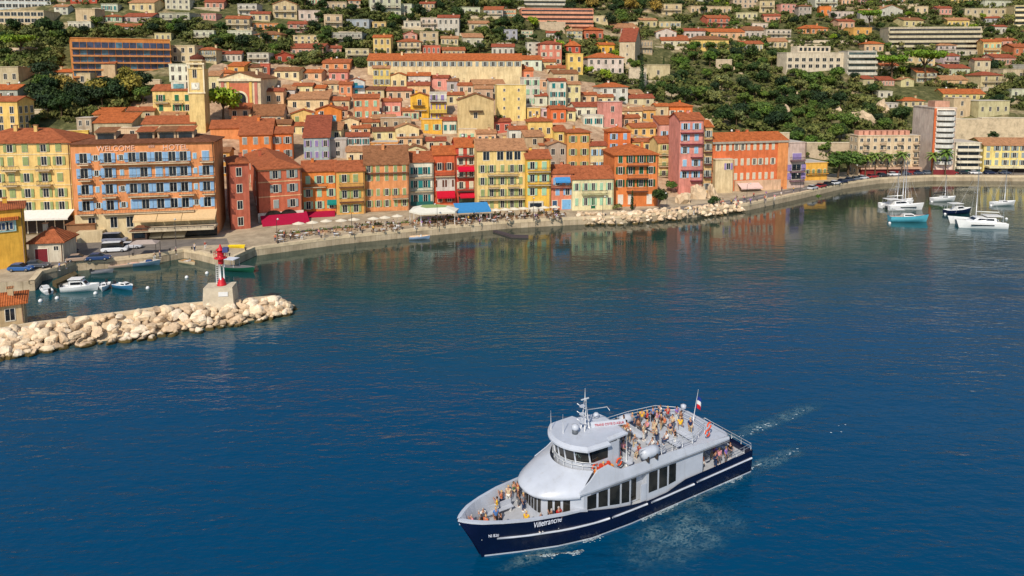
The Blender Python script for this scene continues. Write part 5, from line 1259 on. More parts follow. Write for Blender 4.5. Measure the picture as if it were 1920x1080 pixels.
def catamaran(label, px, py, yaw, L, B, mh, mx):
    P = on_z(px, py, 0); r = thing('catamaran', label, 'catamaran', (P.x, P.y, 0), R(yaw))
    for sg in (-1, 1): o = hull(L, B*.26, 1.35, GEL, GEL, None, .85, .3).obj('hull', r); o.location = (0, sg*B*.38, 0)
    b = MB(); b.box(-L*.44, L*.2, -B*.36, B*.36, .85, 1.3, GEL); b.obj('bridge_deck', r); b = MB(); b.box(L*.2, L*.42, -B*.34, B*.34, 1.12, 1.16, paint((60,66,74),.8)); b.obj('trampoline', r)
    cabin(-L*.3, L*.22, B*.62, 1.3, 2.4)(r, L, B, 1.3); flat_top(-L*.45, -L*.1, B*.56, 2.75)(r, L, B, 1.3); mast(L*.06, mh, True, (220,220,214))(r, L, B, 2.2)
    for sg in (-1, 1): b = MB(); b.box(-L*.2, L*.28, -.02, .02, .75, 1.0, GLS); o = b.obj('hull_window', r, (0, sg*(B*.38+B*.132), 0))
    return r
catamaran('white catamaran in front, with a tall bare mast and dark windows', 1834, 424, 172, 11, 6.2, 15, 0)
catamaran('white catamaran behind the turquoise boat', 1688, 391, 8, 10, 5.6, 14, 0)
boat('sailing_boat','white ketch with two masts tied beside the rear catamaran',1692,384,30,9,2.6,1.1,GEL,parts=(cabin(-1,2,1.5,1.05,1.6),mast(1.2,13,False),mast(-2.6,10,False)))
by = MB(); by.lathe([(.02,-.3),(.3,-.2),(.42,.05),(.38,.3),(.2,.5),(.05,.55)], GEL, 12); by = by.mesh('buoy')
for x, y in ((350,521),(277,541),(76,565),(107,560),(179,551),(1668,419),(1772,402),(1747,379),(1887,411),(1730,407),(1858,386),(1898,380),(388,513)):
    P = on_z(x, y, 0); o = link('mooring_buoy', by, None, (P.x, P.y, 0)); o.scale = (.8,)*3; tag(o, 'white mooring buoy in the harbour behind the breakwater' if x < 600 else 'white mooring buoy among the anchored boats on the right', 'buoy', 'harbour buoys' if x < 600 else 'anchorage buoys')
def sheet(name, label, cat, pts, z0, z1, mat): b = MB(); b.prism([tuple(on_z(x, y, z1).xy) for x, y in pts], z0, z1, mat); o = b.obj(name); o['kind'] = 'thing'; return tag(o, label, cat)
sheet('floating_jetty', 'dark floating jetty pointing out from the promenade', 'jetty', [(924,432),(958,442.5),(991,443.5),(991,440.6),(961,439.6),(931,431)], -.3, .4, paint((74,64,66), .8))
sheet('mooring_steps', 'dark weedy stone steps down to the harbour water', 'steps', [(98,527),(106,532),(146,514),(140,508)], -.5, .9, stone((96,84,60), .9))
# vehicles
def car_mesh(L=4.2, W=1.75, Hh=1.45, van=False):
    mt = paint((200,200,200), .3, .03, 0, .6); b = MB(); w_ = W/2
    st = [(-L/2,.35,.8,.86),(-L/2+.25,.25,.92,.97),(-L*.28,.22,.95,1),(L*.18,.22,.93,1),(L/2-.5,.24,.82,.97),(L/2-.12,.3,.7,.9),(L/2,.38,.6,.82)]
    if van: st = [(x,a_,c_+.1,d_) for x,a_,c_,d_ in st]
    rows = [[(x,-w_*.86*k,z0),(x,-w_*k,z0+.12),(x,-w_*k,z1-.1),(x,-w_*.9*k,z1),(x,w_*.9*k,z1),(x,w_*k,z1-.1),(x,w_*k,z0+.12),(x,w_*.86*k,z0)] for x,z0,z1,k in st]
    b.grid(rows, mt, False, True); b.add(rows[0], [list(range(8))], mt); b.add(rows[-1], [list(range(8))[::-1]], mt)
    z1 = .92; ra_, rf = ((-L/2+.1,-L/2+.25) if van else (-L*.46,-L*.32)), ((L*.36,L*.22) if van else (L*.2,L*.02))
    top = [(ra_[1],-w_*.78,Hh),(rf[1],-w_*.78,Hh),(rf[1],w_*.78,Hh),(ra_[1],w_*.78,Hh)]; b.add([(x,y,z-.06) for x,y,z in top]+[(x,y,z) for x,y,z in top],[(4,5,6,7),(0,1,5,4),(1,2,6,5),(2,3,7,6),(3,0,4,7)],mt)
    g_ = MB(); low = [(ra_[0],-w_*.9,z1),(rf[0],-w_*.9,z1),(rf[0],w_*.9,z1),(ra_[0],w_*.9,z1)]; t2 = [(x,y,z-.05) for x,y,z in top]; g_.add(low+t2,[(0,1,5,4),(1,2,6,5),(2,3,7,6),(3,0,4,7)],glass((20,24,30)))
    wh = MB(); wh.lathe([(.12,-.1),(.3,-.1),(.33,-.05),(.33,.05),(.3,.1),(.12,.1)], paint((26,26,28),.8), 14, M=Matrix.Rotation(PI/2,4,'X')); wh.lathe([(.02,-.09),(.18,-.105),(.18,.105),(.02,.09)], ALU, 10, M=Matrix.Rotation(PI/2,4,'X'))
    hl = MB(); hl.box(-.03,.03,-.16,.16,-.06,.06,paint((236,236,226),.2))
    return b.mesh('body'), g_.mesh('windows'), wh.mesh('wheel'), hl.mesh('headlight'), L, W
CARP = {False: car_mesh(), True: car_mesh(4.9, 1.9, 2.1, True)}
def car(px, py, yaw, rgb, label, van=False, group=None):
    P = on_z(px, py, QZ+.01); bd_, g_, wh, hl, L, W = CARP[van]; o = thing('parked_van' if van else 'parked_car', label, 'van' if van else 'car', (P.x, P.y, P.z), R(yaw), group)
    c = link('body', bd_, o); c.material_slots[0].link = 'OBJECT'; c.material_slots[0].material = paint(rgb, .3, .03, 0, .6); link('windows', g_, o)
    for x in (-L*.3, L*.31):
        for y in (-W*.46, W*.46): link('wheel', wh, o, (x, y, .33))
    for y in (-W*.32, W*.32): link('headlight', hl, o, (L/2-.03, y, .62))
    return o
for a in ((186,488,12,(40,66,110),'dark blue car parked at the harbour, nearest the moored boats'),(216,472,14,(226,228,230),'white van parked behind the dark blue car',True),(216,454,10,(130,134,150),'grey van parked below the hotel entrance',True),(148,490,20,(176,150,130),'beige car parked between the white hut and the dark blue car'),(128,476,80,(70,72,84),'dark grey car parked close behind the white hut'),(246,466,14,(196,196,200),'silver car parked left of the grey canopy'),(40,508,4,(40,90,150),'blue car in front of the golden harbour house'),(70,502,12,(80,84,92),'grey car beside the golden harbour house')): car(*a)
CCOL = [(40,44,52),(200,202,206),(60,70,90),(226,226,228),(150,40,44),(110,116,124),(30,40,70)]; CN = ['black','silver','slate blue','white','dark red','grey','navy']
path = [(1524,355,40),(1540,351.5,38),(1553,348.5,36),(1566,346,35),(1580,343,33),(1594,340,30),(1606,338,28),(1618,336,26),(1636,333.6,20),(1655,331.4,14),(1676,329.6,8),(1697,328,4),(1722,327,2),(1741,326.6,0),(1764,326.4,0),(1784,326.4,0),(1806,326.4,0),(1828,326.4,0),(1856,326.4,0),(1884,326.4,0)]
for i, (x, y, ya) in enumerate(path):
    k = (i*3+1) % 7; seg = 'beside the round green trees' if x < 1625 else 'before the peach apartments' if x < 1735 else 'at the far right end of the shore road'
    car(x, y, ya, CCOL[k], f'{CN[k]} car parked {seg}', False, f'{CN[k]} cars {seg}')
# café terraces
P = on_z(816, 419, QZ); t_ = thing('restaurant_pavilion', 'white framed pavilion with a green middle roof on the promenade', 'pavilion', (P.x, P.y, P.z), R(14))
u_ = F/P.y; w_ = 48/u_; b = MB(); ring = [(-w_,1.5),(-w_*.62,-2.2),(w_*.75,-2.2),(w_,1.5),(w_*.4,6.5),(-w_*.75,6.5)]; z = 3.1; inn = [(x*.55,(y-2)*.5+2.2) for x,y in ring]
b.add([(x,y,z) for x,y in ring]+[(x,y,z+.75) for x,y in inn]+[(x,y,z-.4) for x,y in ring], [[i,(i+1)%6,6+(i+1)%6,6+i] for i in range(6)]+[[12+i,12+(i+1)%6,(i+1)%6,i] for i in range(6)], canvas((226,222,206))); b.obj('canopy_roof', t_)
b = MB(); b.add([(x,y,z+.76) for x,y in inn], [list(range(6))], canvas((150,170,110))); b.obj('green_panel', t_)
for x, y in ring: b = MB(); b.tube([(x*.97,y*.95,0),(x*.97,y*.95,z-.1)], .06, WHT); b.obj('post', t_)
P = on_z(886, 412, QZ); t_ = thing('blue_awning', 'bright blue awning on posts right of the green roofed pavilion', 'awning', (P.x, P.y, P.z), R(13)); w_ = 33/(F/P.y)
b = MB(); bl = canvas((66,140,196)); b.add([(-w_,-2,2.7),(w_,-2,2.7),(w_,3.4,3.7),(-w_,3.4,3.7)], [(0,1,2,3)], bl); b.box(-w_,w_,-2.04,-2.001,2.2,2.7,bl); b.obj('awning_cloth', t_)
for x in (-w_+.2,-w_/3,w_/3,w_-.2): b = MB(); b.tube([(x,-1.9,0),(x,-1.9,2.65)], .05, WHT); b.obj('post', t_)
tb = MB(); tb.lathe([(.28,0),(.05,.06),(.04,.68),(.42,.7),(.42,.74)], paint((206,196,180),.6), 12); tb = tb.mesh('table')
tc_ = MB(); tc_.box(-.5,.5,-.4,.4,.72,.76,WHT)
for x in (-.44,.44):
    for y in (-.34,.34): tc_.tube([(x,y,0),(x,y,.72)], .03, ALU, 5)
tc_ = tc_.mesh('table')
cs = MB(); wd_ = paint((120,86,60),.7); cs.box(-.22,.22,-.22,.22,.42,.46,wd_); cs.box(-.22,.22,.19,.23,.5,.88,wd_)
for x in (-.2,.2):
    for y in (-.2,.2): cs.tube([(x,y,0),(x,y,.44)], .02, wd_, 5)
cs = cs.mesh('chair')
prom = [on_z(x, y, QZ).xy for x, y in [(492,462),(640,447),(790,432),(900,423),(1060,414)]]
TABLES = []
for i in range(120):
    t = rnd.random(); p = lerp_path(prom, t)+Vector((0, rnd.choice((2.2, 4.4, 6.6, 9, 11.5))+rnd.uniform(-.3, .3)))
    if any((p-q_).length < 1.6 for q_ in TABLES): continue
    TABLES.append(p); sq = rnd.random() < .45; o = link('cafe_table', tc_ if sq else tb, None, (p.x, p.y, QZ), rnd.uniform(0, 3)); tag(o, 'square white café table on the promenade' if sq else 'round beige café table on the promenade', 'table', 'square café tables' if sq else 'round café tables')
    for k in range(rnd.choice((2, 3, 4))):
        a = rnd.uniform(0, .5)+k*PI/2+.3; o = link('cafe_chair', cs, None, (p.x+.75*math.cos(a), p.y+.75*math.sin(a), QZ), a-PI/2); tag(o, 'brown wooden chair at a café table on the promenade', 'chair', 'café chairs')
ps = MB(); ps.add([(0,0,2.75)]+[(1.4*math.cos(k*PI/4), 1.4*math.sin(k*PI/4), 2.3) for k in range(8)], [(0,1+k,1+(k+1)%8) for k in range(8)], canvas((226,214,190))); ps = ps.mesh('canopy_cloth'); pp = MB(); pp.tube([(0,0,0),(0,0,2.7)], .035, WHT); pp = pp.mesh('pole')
for x, y in ((930,411),(948,410),(965,409),(982,408),(1002,407),(700,428),(722,426),(560,438),(586,436),(612,433),(640,432),(664,430),(745,423),(1020,406),(1040,405)):
    P = on_z(x, y, QZ); o = thing('parasol', 'open cream parasol over the café tables on the promenade', 'parasol', (P.x, P.y, P.z), rnd.uniform(0, 1), 'café parasols'); link('canopy_cloth', ps, o); link('pole', pp, o)
pl_ = MB(); pl_.box(-.9,.9,-.3,.3,0,.55,paint((176,140,108),.8)); pl_ = pl_.mesh('planter_box'); pf = leaves_mesh([(x,0,.8,.4,.35,.35) for x in (-.6,0,.6)], 90, .28, leafmat((74,92,44)))
for i in range(22):
    p = lerp_path(prom, (i+.5)/22)+Vector((0, rnd.uniform(7.5, 9))); o = thing('flower_planter', 'brown planter box with green plants edging the café terraces', 'planter', (p.x, p.y, QZ), .35, 'planters of the café terraces'); link('planter_box', pl_, o); link('foliage', pf, o)
bo = MB(); bo.lathe([(.16,0),(.13,.1),(.13,.4),(.22,.46),(.2,.55),(.02,.58)], paint((60,58,58),.5), 10); bo = bo.mesh('bollard')
for k, (a_, b__) in enumerate(zip(EP[3:20], EP[4:21])):
    n_ = max(1, int((b__-a_).length/9))
    for i in range(n_): p = a_+(b__-a_)*((i+.5)/n_)+Vector((0, .55)); o = link('mooring_bollard', bo, None, (p.x, p.y, QZ+.13)); tag(o, 'dark iron mooring bollard on the quay edge', 'bollard', 'quay bollards')
boat('rowing_boat','small white dinghy tied near the weedy harbour steps',128,536,60,3.0,1.3,.45,GEL,canvas((190,186,176)),parts=(seats,))
boat('motor_boat','small grey inflatable boat beside the beige covered boat',192,512,14,3.6,1.6,.5,GREY,canvas((120,120,124)),parts=(outboard,))
boat('rowing_boat','cream wooden rowing boat moored at the jetty corner',352,494,-30,4.2,1.6,.5,paint((220,200,164),.6),TEAK,parts=(seats,))
lp = MB(); lp.tube([(0,0,0),(0,0,5.2),(.3,0,5.6),(.9,0,5.7)], [.08,.05,.04,.03], IRON, 6); lp = lp.mesh('post'); lh = MB(); lh.lathe([(.05,.25),(.22,.05),(.2,-.12),(.05,-.2)], paint((210,206,196),.4), 10); lh = lh.mesh('lamp_head')
for x, y in ((520,458),(660,443),(820,428),(1000,415),(1130,409),(1250,404),(1400,381),(1500,361),(1600,341),(1700,330),(1800,328),(1900,328),(330,462)):
    P = on_z(x, y, QZ); o = thing('street_lamp', 'dark single arm street lamp along the waterfront', 'street lamp', (P.x, P.y, P.z), rnd.uniform(0, 6), 'waterfront street lamps'); link('post', lp, o); link('lamp_head', lh, o, (.9, 0, 5.6))
# ------------------------------------------------------------------ people (skinned skeletons, one surface each)
SKIN = paint((184,136,110), .6, .08)
def skin_mesh(name, V, E, mat, sub=1):
    """V: name -> (x, y, z, radius); E: pairs; the first vertex is the root"""
    ks = list(V); me = bpy.data.meshes.new(name); me.from_pydata([V[k][:3] for k in ks], [(ks.index(a), ks.index(b_)) for a, b_ in E], [])
    o = bpy.data.objects.new(name, me); C.objects.link(o); o.modifiers.new('skin', 'SKIN')
    for i, k in enumerate(ks):
        sv = me.skin_vertices[0].data[i]; r = V[k][3]; sv.radius = r if isinstance(r, tuple) else (r, r); sv.use_root = i == 0
    s_ = o.modifiers.new('sub', 'SUBSURF'); s_.levels = s_.render_levels = sub
    dg = bpy.context.evaluated_depsgraph_get(); out = bpy.data.meshes.new_from_object(o.evaluated_get(dg)); bpy.data.objects.remove(o)
    out.name = name; out.materials.clear(); out.materials.append(mat)
    out.polygons.foreach_set('use_smooth', [True]*len(out.polygons)); return out
def lerp3(a, b_, t): return tuple(a[i]+(b_[i]-a[i])*t for i in range(3))
def person_proto(pose):
    hp = .93 if pose != 'sit' else .50                # height of the hips; figures face -y
    V = dict(pel=(0,0,hp,(.15,.11)), sp=(0,.01,hp+.2,(.135,.10)), ch=(0,0,hp+.42,(.165,.11)), nk=(0,0,hp+.56,.052), hd=(0,-.02,hp+.66,(.075,.085)), cr=(0,-.01,hp+.765,(.07,.075)), ns=(0,-.115,hp+.665,.014))
    E = [('pel','sp'),('sp','ch'),('ch','nk'),('nk','hd'),('hd','cr'),('hd','ns')]
    sh = []; tr = []
    for sg, n in ((1,'l'),(-1,'r')):
        S_ = (.19*sg, 0, hp+.47)
        if pose == 'stand': el, wr = (.24*sg,.03,hp+.2), (.23*sg,-.07,hp-.03)
        elif pose == 'lean': el, wr = (.25*sg,-.12,hp+.22), (.18*sg,-.36,hp+.2)
        elif pose == 'photo': el, wr = (.24*sg,-.12,hp+.27), (.09*sg,-.26,hp+.58)
        elif pose == 'sit': el, wr = (.24*sg,-.05,hp+.2), (.15*sg,-.28,hp+.14)
        else: el, wr = (.24*sg,.1*sg,hp+.2), (.22*sg,.12*sg-.12,hp+.0)
        V['s'+n] = (*S_, .056); V['e'+n] = (*el, .041); V['w'+n] = (*wr, .028); d = Vector(wr)-Vector(el); d.normalize()
        pm = Vector(wr)+d*.07; V['p'+n] = (*pm, (.038,.02)); E += [('ch','s'+n),('s'+n,'e'+n),('e'+n,'w'+n),('w'+n,'p'+n)]
        side = d.cross(Vector((sg,0,0))); side = side.normalized() if side.length > .1 else Vector((0,1,0))
        for i, (off, L_) in enumerate(((-.03,.065),(-.01,.078),(.01,.072),(.03,.055))):
            b0 = pm+d*.035+side*off; V[f'f{n}{i}'] = (*(b0+d*L_*.55-Vector((sg*.012,0,0))), .0095); V[f'g{n}{i}'] = (*(b0+d*L_-Vector((sg*.032,0,0))), .008); E += [('p'+n,f'f{n}{i}'),(f'f{n}{i}',f'g{n}{i}')]
        t0 = Vector(wr)+d*.035-side*.045; V['t'+n] = (*(t0+d*.035-side*.012), .0095); E.append(('w'+n,'t'+n))
        Hh = (.095*sg, 0, hp-.04)
        if pose == 'sit': kn, an, to = (.11*sg,-.42,hp+.0), (.11*sg,-.44,.09), (.12*sg,-.6,.04)
        elif pose == 'walk': kn, an, to = (.1*sg,-.16*sg-.05,.5), (.1*sg,-.2*sg+.08,.1), (.1*sg,-.2*sg-.1,.05)
        else: kn, an, to = (.11*sg,-.02,.5), (.12*sg,.02,.09), (.14*sg,-.15,.04)
        V['h'+n] = (*Hh, .085); V['k'+n] = (*kn, .058); V['a'+n] = (*an, .04); V['o'+n] = (*to, .036); E += [('pel','h'+n),('h'+n,'k'+n),('k'+n,'a'+n),('a'+n,'o'+n)]
    body = skin_mesh('body', V, E, SKIN)
    m2 = lambda k, add, t=None, to=None: (*(V[k][:3] if t is None else lerp3(V[k], V[to], t)), tuple(x+add for x in V[k][3]) if isinstance(V[k][3], tuple) else V[k][3]+add)
    SV = dict(sp=m2('sp',.02), pel=m2('pel',.016), ch=m2('ch',.02), nk=(*lerp3(V['ch'],V['nk'],.7), .075)); SE = [('sp','pel'),('sp','ch'),('ch','nk')]
    for n in 'lr': SV['s'+n] = m2('s'+n,.02); SV['e'+n] = m2('s'+n,.012,.6,'e'+n); SE += [('ch','s'+n),('s'+n,'e'+n)]
    shirt = skin_mesh('shirt', SV, SE, paint((200,200,200), .9))
    TV = dict(pel=m2('pel',.018)); TE = []
    for n in 'lr': TV['h'+n] = m2('h'+n,.018); TV['k'+n] = m2('k'+n,.018); TV['a'+n] = m2('k'+n,.004,.8,'a'+n); TE += [('pel','h'+n),('h'+n,'k'+n),('k'+n,'a'+n)]
    trs = skin_mesh('trousers', TV, TE, paint((60,60,80), .9))
    c = V['hd']; b = MB(); rows = []
    for i in range(6):
        ph = i/5*1.9; rows.append([(c[0]+.095*math.sin(ph)*math.cos(t*PI/6), c[1]+.02+.1*math.sin(ph)*math.sin(t*PI/6)*(1 if math.sin(t*PI/6) > 0 or i < 3 else .7), c[2]+.035+.115*math.cos(ph)*(1 if i < 5 else 1.1)) for t in range(12)])
    b.grid(rows, paint((60,44,34), .7), True, True); hair = b.mesh('hair')
    shm = MB()
    for sg, n in ((1,'l'),(-1,'r')):
        a, t = Vector(V['a'+n][:3]), Vector(V['o'+n][:3]); shm.tube([a+Vector((0,.05,-.05)), (a+t)/2+Vector((0,0,-.005)), t+Vector((0,-.03,0))], [.045,.052,.04], paint((230,228,224), .8), 8)
    return body, shirt, trs, hair, shm.mesh('shoes')
POSES = {p: person_proto(p) for p in ('stand','lean','photo','sit','walk')}
SHIRTS = dict(white=(226,224,220), black=(38,38,42), navy=(36,50,92), red=(186,44,44), yellow=(236,188,52), pink=(226,150,160), grey=(140,142,148), blue=(86,130,190), orange=(206,112,74), beige=(206,184,150), green=(74,110,76), purple=(140,110,190), brown=(104,74,60))
TROU = dict(blue=(52,68,100), black=(36,36,40), beige=(190,170,138), white=(222,220,214), grey=(110,110,114))
HAIR = dict(dark=(44,34,30), brown=(92,64,44), blond=(206,170,110), grey=(170,166,162))
PW = dict(stand='standing', lean='leaning', photo='filming', sit='sitting', walk='walking')
used_p = set()
def person(pose, loc, rz, where, shirt=None, tro=None, hair=None, group=None):
    for _ in range(60):
        s_, t_, h_ = shirt or rnd.choice(list(SHIRTS)), tro or rnd.choice(list(TROU)), hair or rnd.choice(list(HAIR))
        lab = f'person with {h_} hair, {s_} top and {t_} trousers {PW[pose]} {where}'
        if lab not in used_p: break
        if _ > 30: pose = rnd.choice(['stand','photo','lean']) if pose != 'sit' else pose; tro = None
    used_p.add(lab); r = thing('person', lab, 'person', loc, rz, group); bd_, sh, tr, ha, so_ = POSES[pose]
    k_ = rnd.uniform(.94, 1.04); r.scale = (k_,)*3
    link('body', bd_, r)
    for nm, me, rgb in (('shirt', sh, SHIRTS[s_]), ('trousers', tr, TROU[t_]), ('hair', ha, HAIR[h_])):
        o = link(nm, me, r); o.material_slots[0].link = 'OBJECT'; o.material_slots[0].material = paint(rgb, .85, .08, 0, .15)
    link('shoes', so_, r); return r
def shippaint(rgb, rough):
    m, nt, b = nodes('ship paint'); c = lin(rgb); f1 = noise(nt, .5, 4, .6, 'obj'); f2 = noise(nt, 1.6, 5, .7, 'obj', (1, 1, .12))
    col = ramp(nt, f1, [(.3, mul(c, .86)), (.7, mul(c, 1.04))]); st = ramp(nt, f2, [(.32, (.74, .69, .62)), (.44, (.96, .96, .95)), (.6, (1, 1, 1))])
    nt.links.new(mixc(nt, .4, col, st, 'MULTIPLY'), b.inputs['Base Color']); setv(b, Roughness=rough, Specular_IOR_Level=.5); return m
# ------------------------------------------------------------------ the excursion ferry; local x runs aft from the bow, -y is the side towards us
FO = Vector((-2.5746, 54.148, 0)); FA = R(31.37)
ferry = thing('excursion_ferry', 'white two deck excursion ferry with a navy hull crowded with passengers', 'ferry', tuple(FO), FA)
FM = Matrix.Translation(FO) @ Matrix.Rotation(FA, 4, 'Z')
NV = shippaint((14,22,54), .22); SW = shippaint((194,200,211), .34); DECK = paint((182,185,190), .75, .1, 0, .3, 2, 'obj'); DG = glass((44,42,38), .06); STEEL = paint((222,224,226), .35, .05, .2)
def interp(tab, s):
    for (a, va), (b_, vb) in zip(tab[:-1], tab[1:]):
        if s <= b_: t = max(0, min(1, (s-a)/(b_-a))); return va+(vb-va)*t
    return tab[-1][1]
GW = [(-2,.03),(-1.5,.62),(-.5,1.3),(1,1.95),(3,2.62),(6,3.2),(9,3.42),(20,3.42),(28.4,3.15)]     # half breadth at the rail
WB = [(-2,.0),(0,.02),(1,.42),(3,1.2),(6,2.25),(9,2.9),(13,3.12),(28.4,3.0)]                      # half breadth on the water
NT = [(-2,3.8),(0,3.72),(3.3,3.5),(6,3.32),(7.5,3.2),(9,2.8),(11,2.3),(13,1.95),(14.9,1.72),(17,1.8),(18.4,2.15),(19.2,2.32),(28.4,2.32)]  # top of the navy side
ST = [-2,-1.7,-1.2,-.5,.3,1,2,3,4.5,6,7.5,9,11,13,14.9,17,18.4,19.2,22,25,28.4]
def side(s, z):
    zt = interp(NT, s); t = max(0, min(1, z/max(.1, zt))); w_, g_ = interp(WB, s), interp(GW, s); return w_+(g_-w_)*t**(.8 if s > 6 else 1.0)
b = MB()
for sg in (-1, 1):
    rows = []
    for s in ST:
        zt = interp(NT, s); z0 = -.5
        if s < 0: z0 = zt*((-s)/2)**.8*.98-.02         # raked stem
        rows.append([(s, sg*side(s, z) if z > -.4 else sg*side(s, 0)*.9, z) for z in [z0+(zt-z0)*k/6 for k in range(7)]])
    b.grid(rows if sg < 0 else [r[::-1] for r in rows], NV, True)
w_ = interp(GW, 28.4); b.add([(28.4,-3,-.5),(28.4,3,-.5),(28.4,w_,2.32),(28.4,-w_,2.32)], [(0,1,2,3)], NV); b.obj('hull', ferry)
b = MB()                                               # white rail cap and inner bulwark from the bow round to the cabin
for sg in (-1, 1):
    rows = []
    for s in [x for x in ST if x <= 7.5]+[8.2]:
        zt, g_ = interp(NT, s), interp(GW, s); gi = max(.0, g_-.2); gb = max(0, side(s, 1.9)-.16) if s > 0 else gi*.25; rows.append([(s, sg*(g_+.04), zt-.1), (s, sg*(g_+.05), zt+.07), (s+(.15 if s < 0 else 0), sg*gi, zt+.07), (s+(.15 if s < 0 else 0), sg*gb, 1.92 if s > -.8 else zt-.5)])
    b.grid(rows if sg > 0 else [r[::-1] for r in rows], SW, False)
b.obj('bow_bulwark', ferry)
b = MB(); rows = [[(s, sg*max(.02, side(max(s, 0), 1.9)-.12 if s > 0 else .1), 1.9 if s < 9 else 1.55) for sg in (-1, 1)] for s in ST if s > -.8]; b.grid(rows, DECK, False); b.obj('main_deck', ferry)
b = MB()                                               # rubbing strakes and the white boot line
for sg in (-1, 1):
    for a0, a1, zf in ((.9,10.6,lambda s: 1.95-.045*s),(10.9,14.7,lambda s: 1.45),(15.2,20.4,lambda s: 1.42),(20.8,28.3,lambda s: 1.5)):
        pts = [(a0+(a1-a0)*k/8, sg*(side(a0+(a1-a0)*k/8, zf(a0+(a1-a0)*k/8))+.03), zf(a0+(a1-a0)*k/8)) for k in range(9)]; b.tube(pts, .09, SW, 6)
b.obj('rubbing_strake', ferry)
b = MB()
for sg in (-1, 1):
    rows = [[(s, sg*(side(s, 0)+.03), -.12), (s, sg*(side(s, .14)+.035), .14)] for s in ST if s >= 0]; b.grid(rows if sg > 0 else [r[::-1] for r in rows], SW, False)
b.obj('boot_line', ferry)
LT = paint((220,226,240), .4); me = text_mesh('Villefranche', .62, LT, .01, .35); o = link('ship_name', me, ferry)
s0, zc_ = 4.6, 2.92; dy = -(interp(GW, 6.2)-interp(GW, 2.9)); o.location = (s0, -side(s0, zc_)-.06, zc_); tilt = math.atan2(dy, 3.3); o.rotation_euler = (PI/2-.25, 0, tilt); o.scale = (.85, 1, 1)
me = text_mesh('NI 820', .3, LT, .01); o = link('registration', me, ferry); o.location = (.55, -side(.55, 2.35)-.05, 2.3); o.rotation_euler = (PI/2-.3, 0, math.atan2(-.75, 2.0))
# main cabin: curved front, side walls with window openings drawn as panes
def front_s(y, k0=4.9, k1=3.0, half=3.25): return k0+k1*(abs(y)/half)**2.6
CY = [-3.25+6.5*k/16 for k in range(17)]
b = MB(); b.grid([[(front_s(y), y, 1.8 if abs(y) < 2.2 else 2.6 if abs(y) < 3 else 3.02), (front_s(y), y, 4.45)] for y in CY], SW, False)
for sg in (-1, 1):
    ss = [7.9,9,11,12.95]; b.grid([[(s, sg*3.25, interp(NT, s)-.12), (s, sg*3.25, 4.4)] for s in ss][::sg], SW, False)
    b.grid([[(s, sg*2.7, 1.6), (s, sg*2.7, 4.4)] for s in (12.9,14.75)][::sg], SW, False); b.box(12.9,12.96,min(sg*2.7,sg*3.25),max(sg*2.7,sg*3.25),1.6,4.4,SW); b.box(14.7,14.76,min(sg*2.7,sg*3.25),max(sg*2.7,sg*3.25),1.6,4.4,SW)
    b.grid([[(s, sg*3.25, 1.6), (s, sg*3.25, 4.4)] for s in (14.74,18,21.5)][::sg], SW, False)
b.box(21.4,21.5,-3.24,3.24,1.6,4.4,SW); b.obj('main_cabin', ferry)
def pane(name, pts, d=(0,0,0)): bb = MB(); bb.add([tuple(p[i]+d[i] for i in range(3)) for p in pts], [list(range(len(pts)))], DG); return bb.obj(name, ferry)
for sg in (-1, 1):
    for s0, s1, z0a, z0b in ((8.25,9.2,3.0,2.86),(9.42,10.4,2.82,2.62),(10.62,11.7,2.6,2.36),(11.9,12.75,2.34,2.2),(14.95,15.95,2.3,2.3),(16.15,17.1,2.3,2.3),(17.3,18.15,2.32,2.42)):
        pane('cabin_window', [(s0,sg*3.27,z0a),(s1,sg*3.27,z0b),(s1,sg*3.27,4.12),(s0,sg*3.27,4.15)])
        bb = MB(); 
    pane('side_door', [(13.15,sg*2.72,1.75),(14.0,sg*2.72,1.75),(14.0,sg*2.72,3.8),(13.15,sg*2.72,3.8)])
bb = MB(); bb.box(14.05,14.65,-3.3,-3.18,1.75,3.3,SW); bb.box(14.1,14.6,3.18,3.3,1.75,3.3,SW); bb.obj('boarding_gate', ferry)
for k in range(1, 15):
    y0, y1 = CY[k]+.06, CY[k+1]-.06
    if k in (4, 11): continue
    pane('front_window', [(front_s(y0),y0,2.6),(front_s(y1),y1,2.6),(front_s(y1),y1,4.0),(front_s(y0),y0,4.0)], (-.04,0,0))
b = MB()                                               # the sloping white roof over the fore cabin
LE = [(front_s(y, 4.1, 3.3), y*1.045) for y in CY]; UE = [(7.3+1.9*(abs(y)/3.25)**2.2, y*.86) for y in CY]
rows = []
for (a, ya), (c_, yc_) in zip(LE, UE):
    rows.append([(a+.1,ya*.99,4.22),(a,ya,4.34),(a+.05,ya,4.5)]+[(a+(c_-a)*t, ya+(yc_-ya)*t, 4.5+1.35*(t**.82)) for t in (.25,.5,.75,1)])
b.grid(rows, SW, True); 
b.grid([[(r[0][0], r[0][1], 4.22), (9.5, 0, 4.22)] for r in rows][::-1], SW, False); b.obj('fore_roof', ferry)
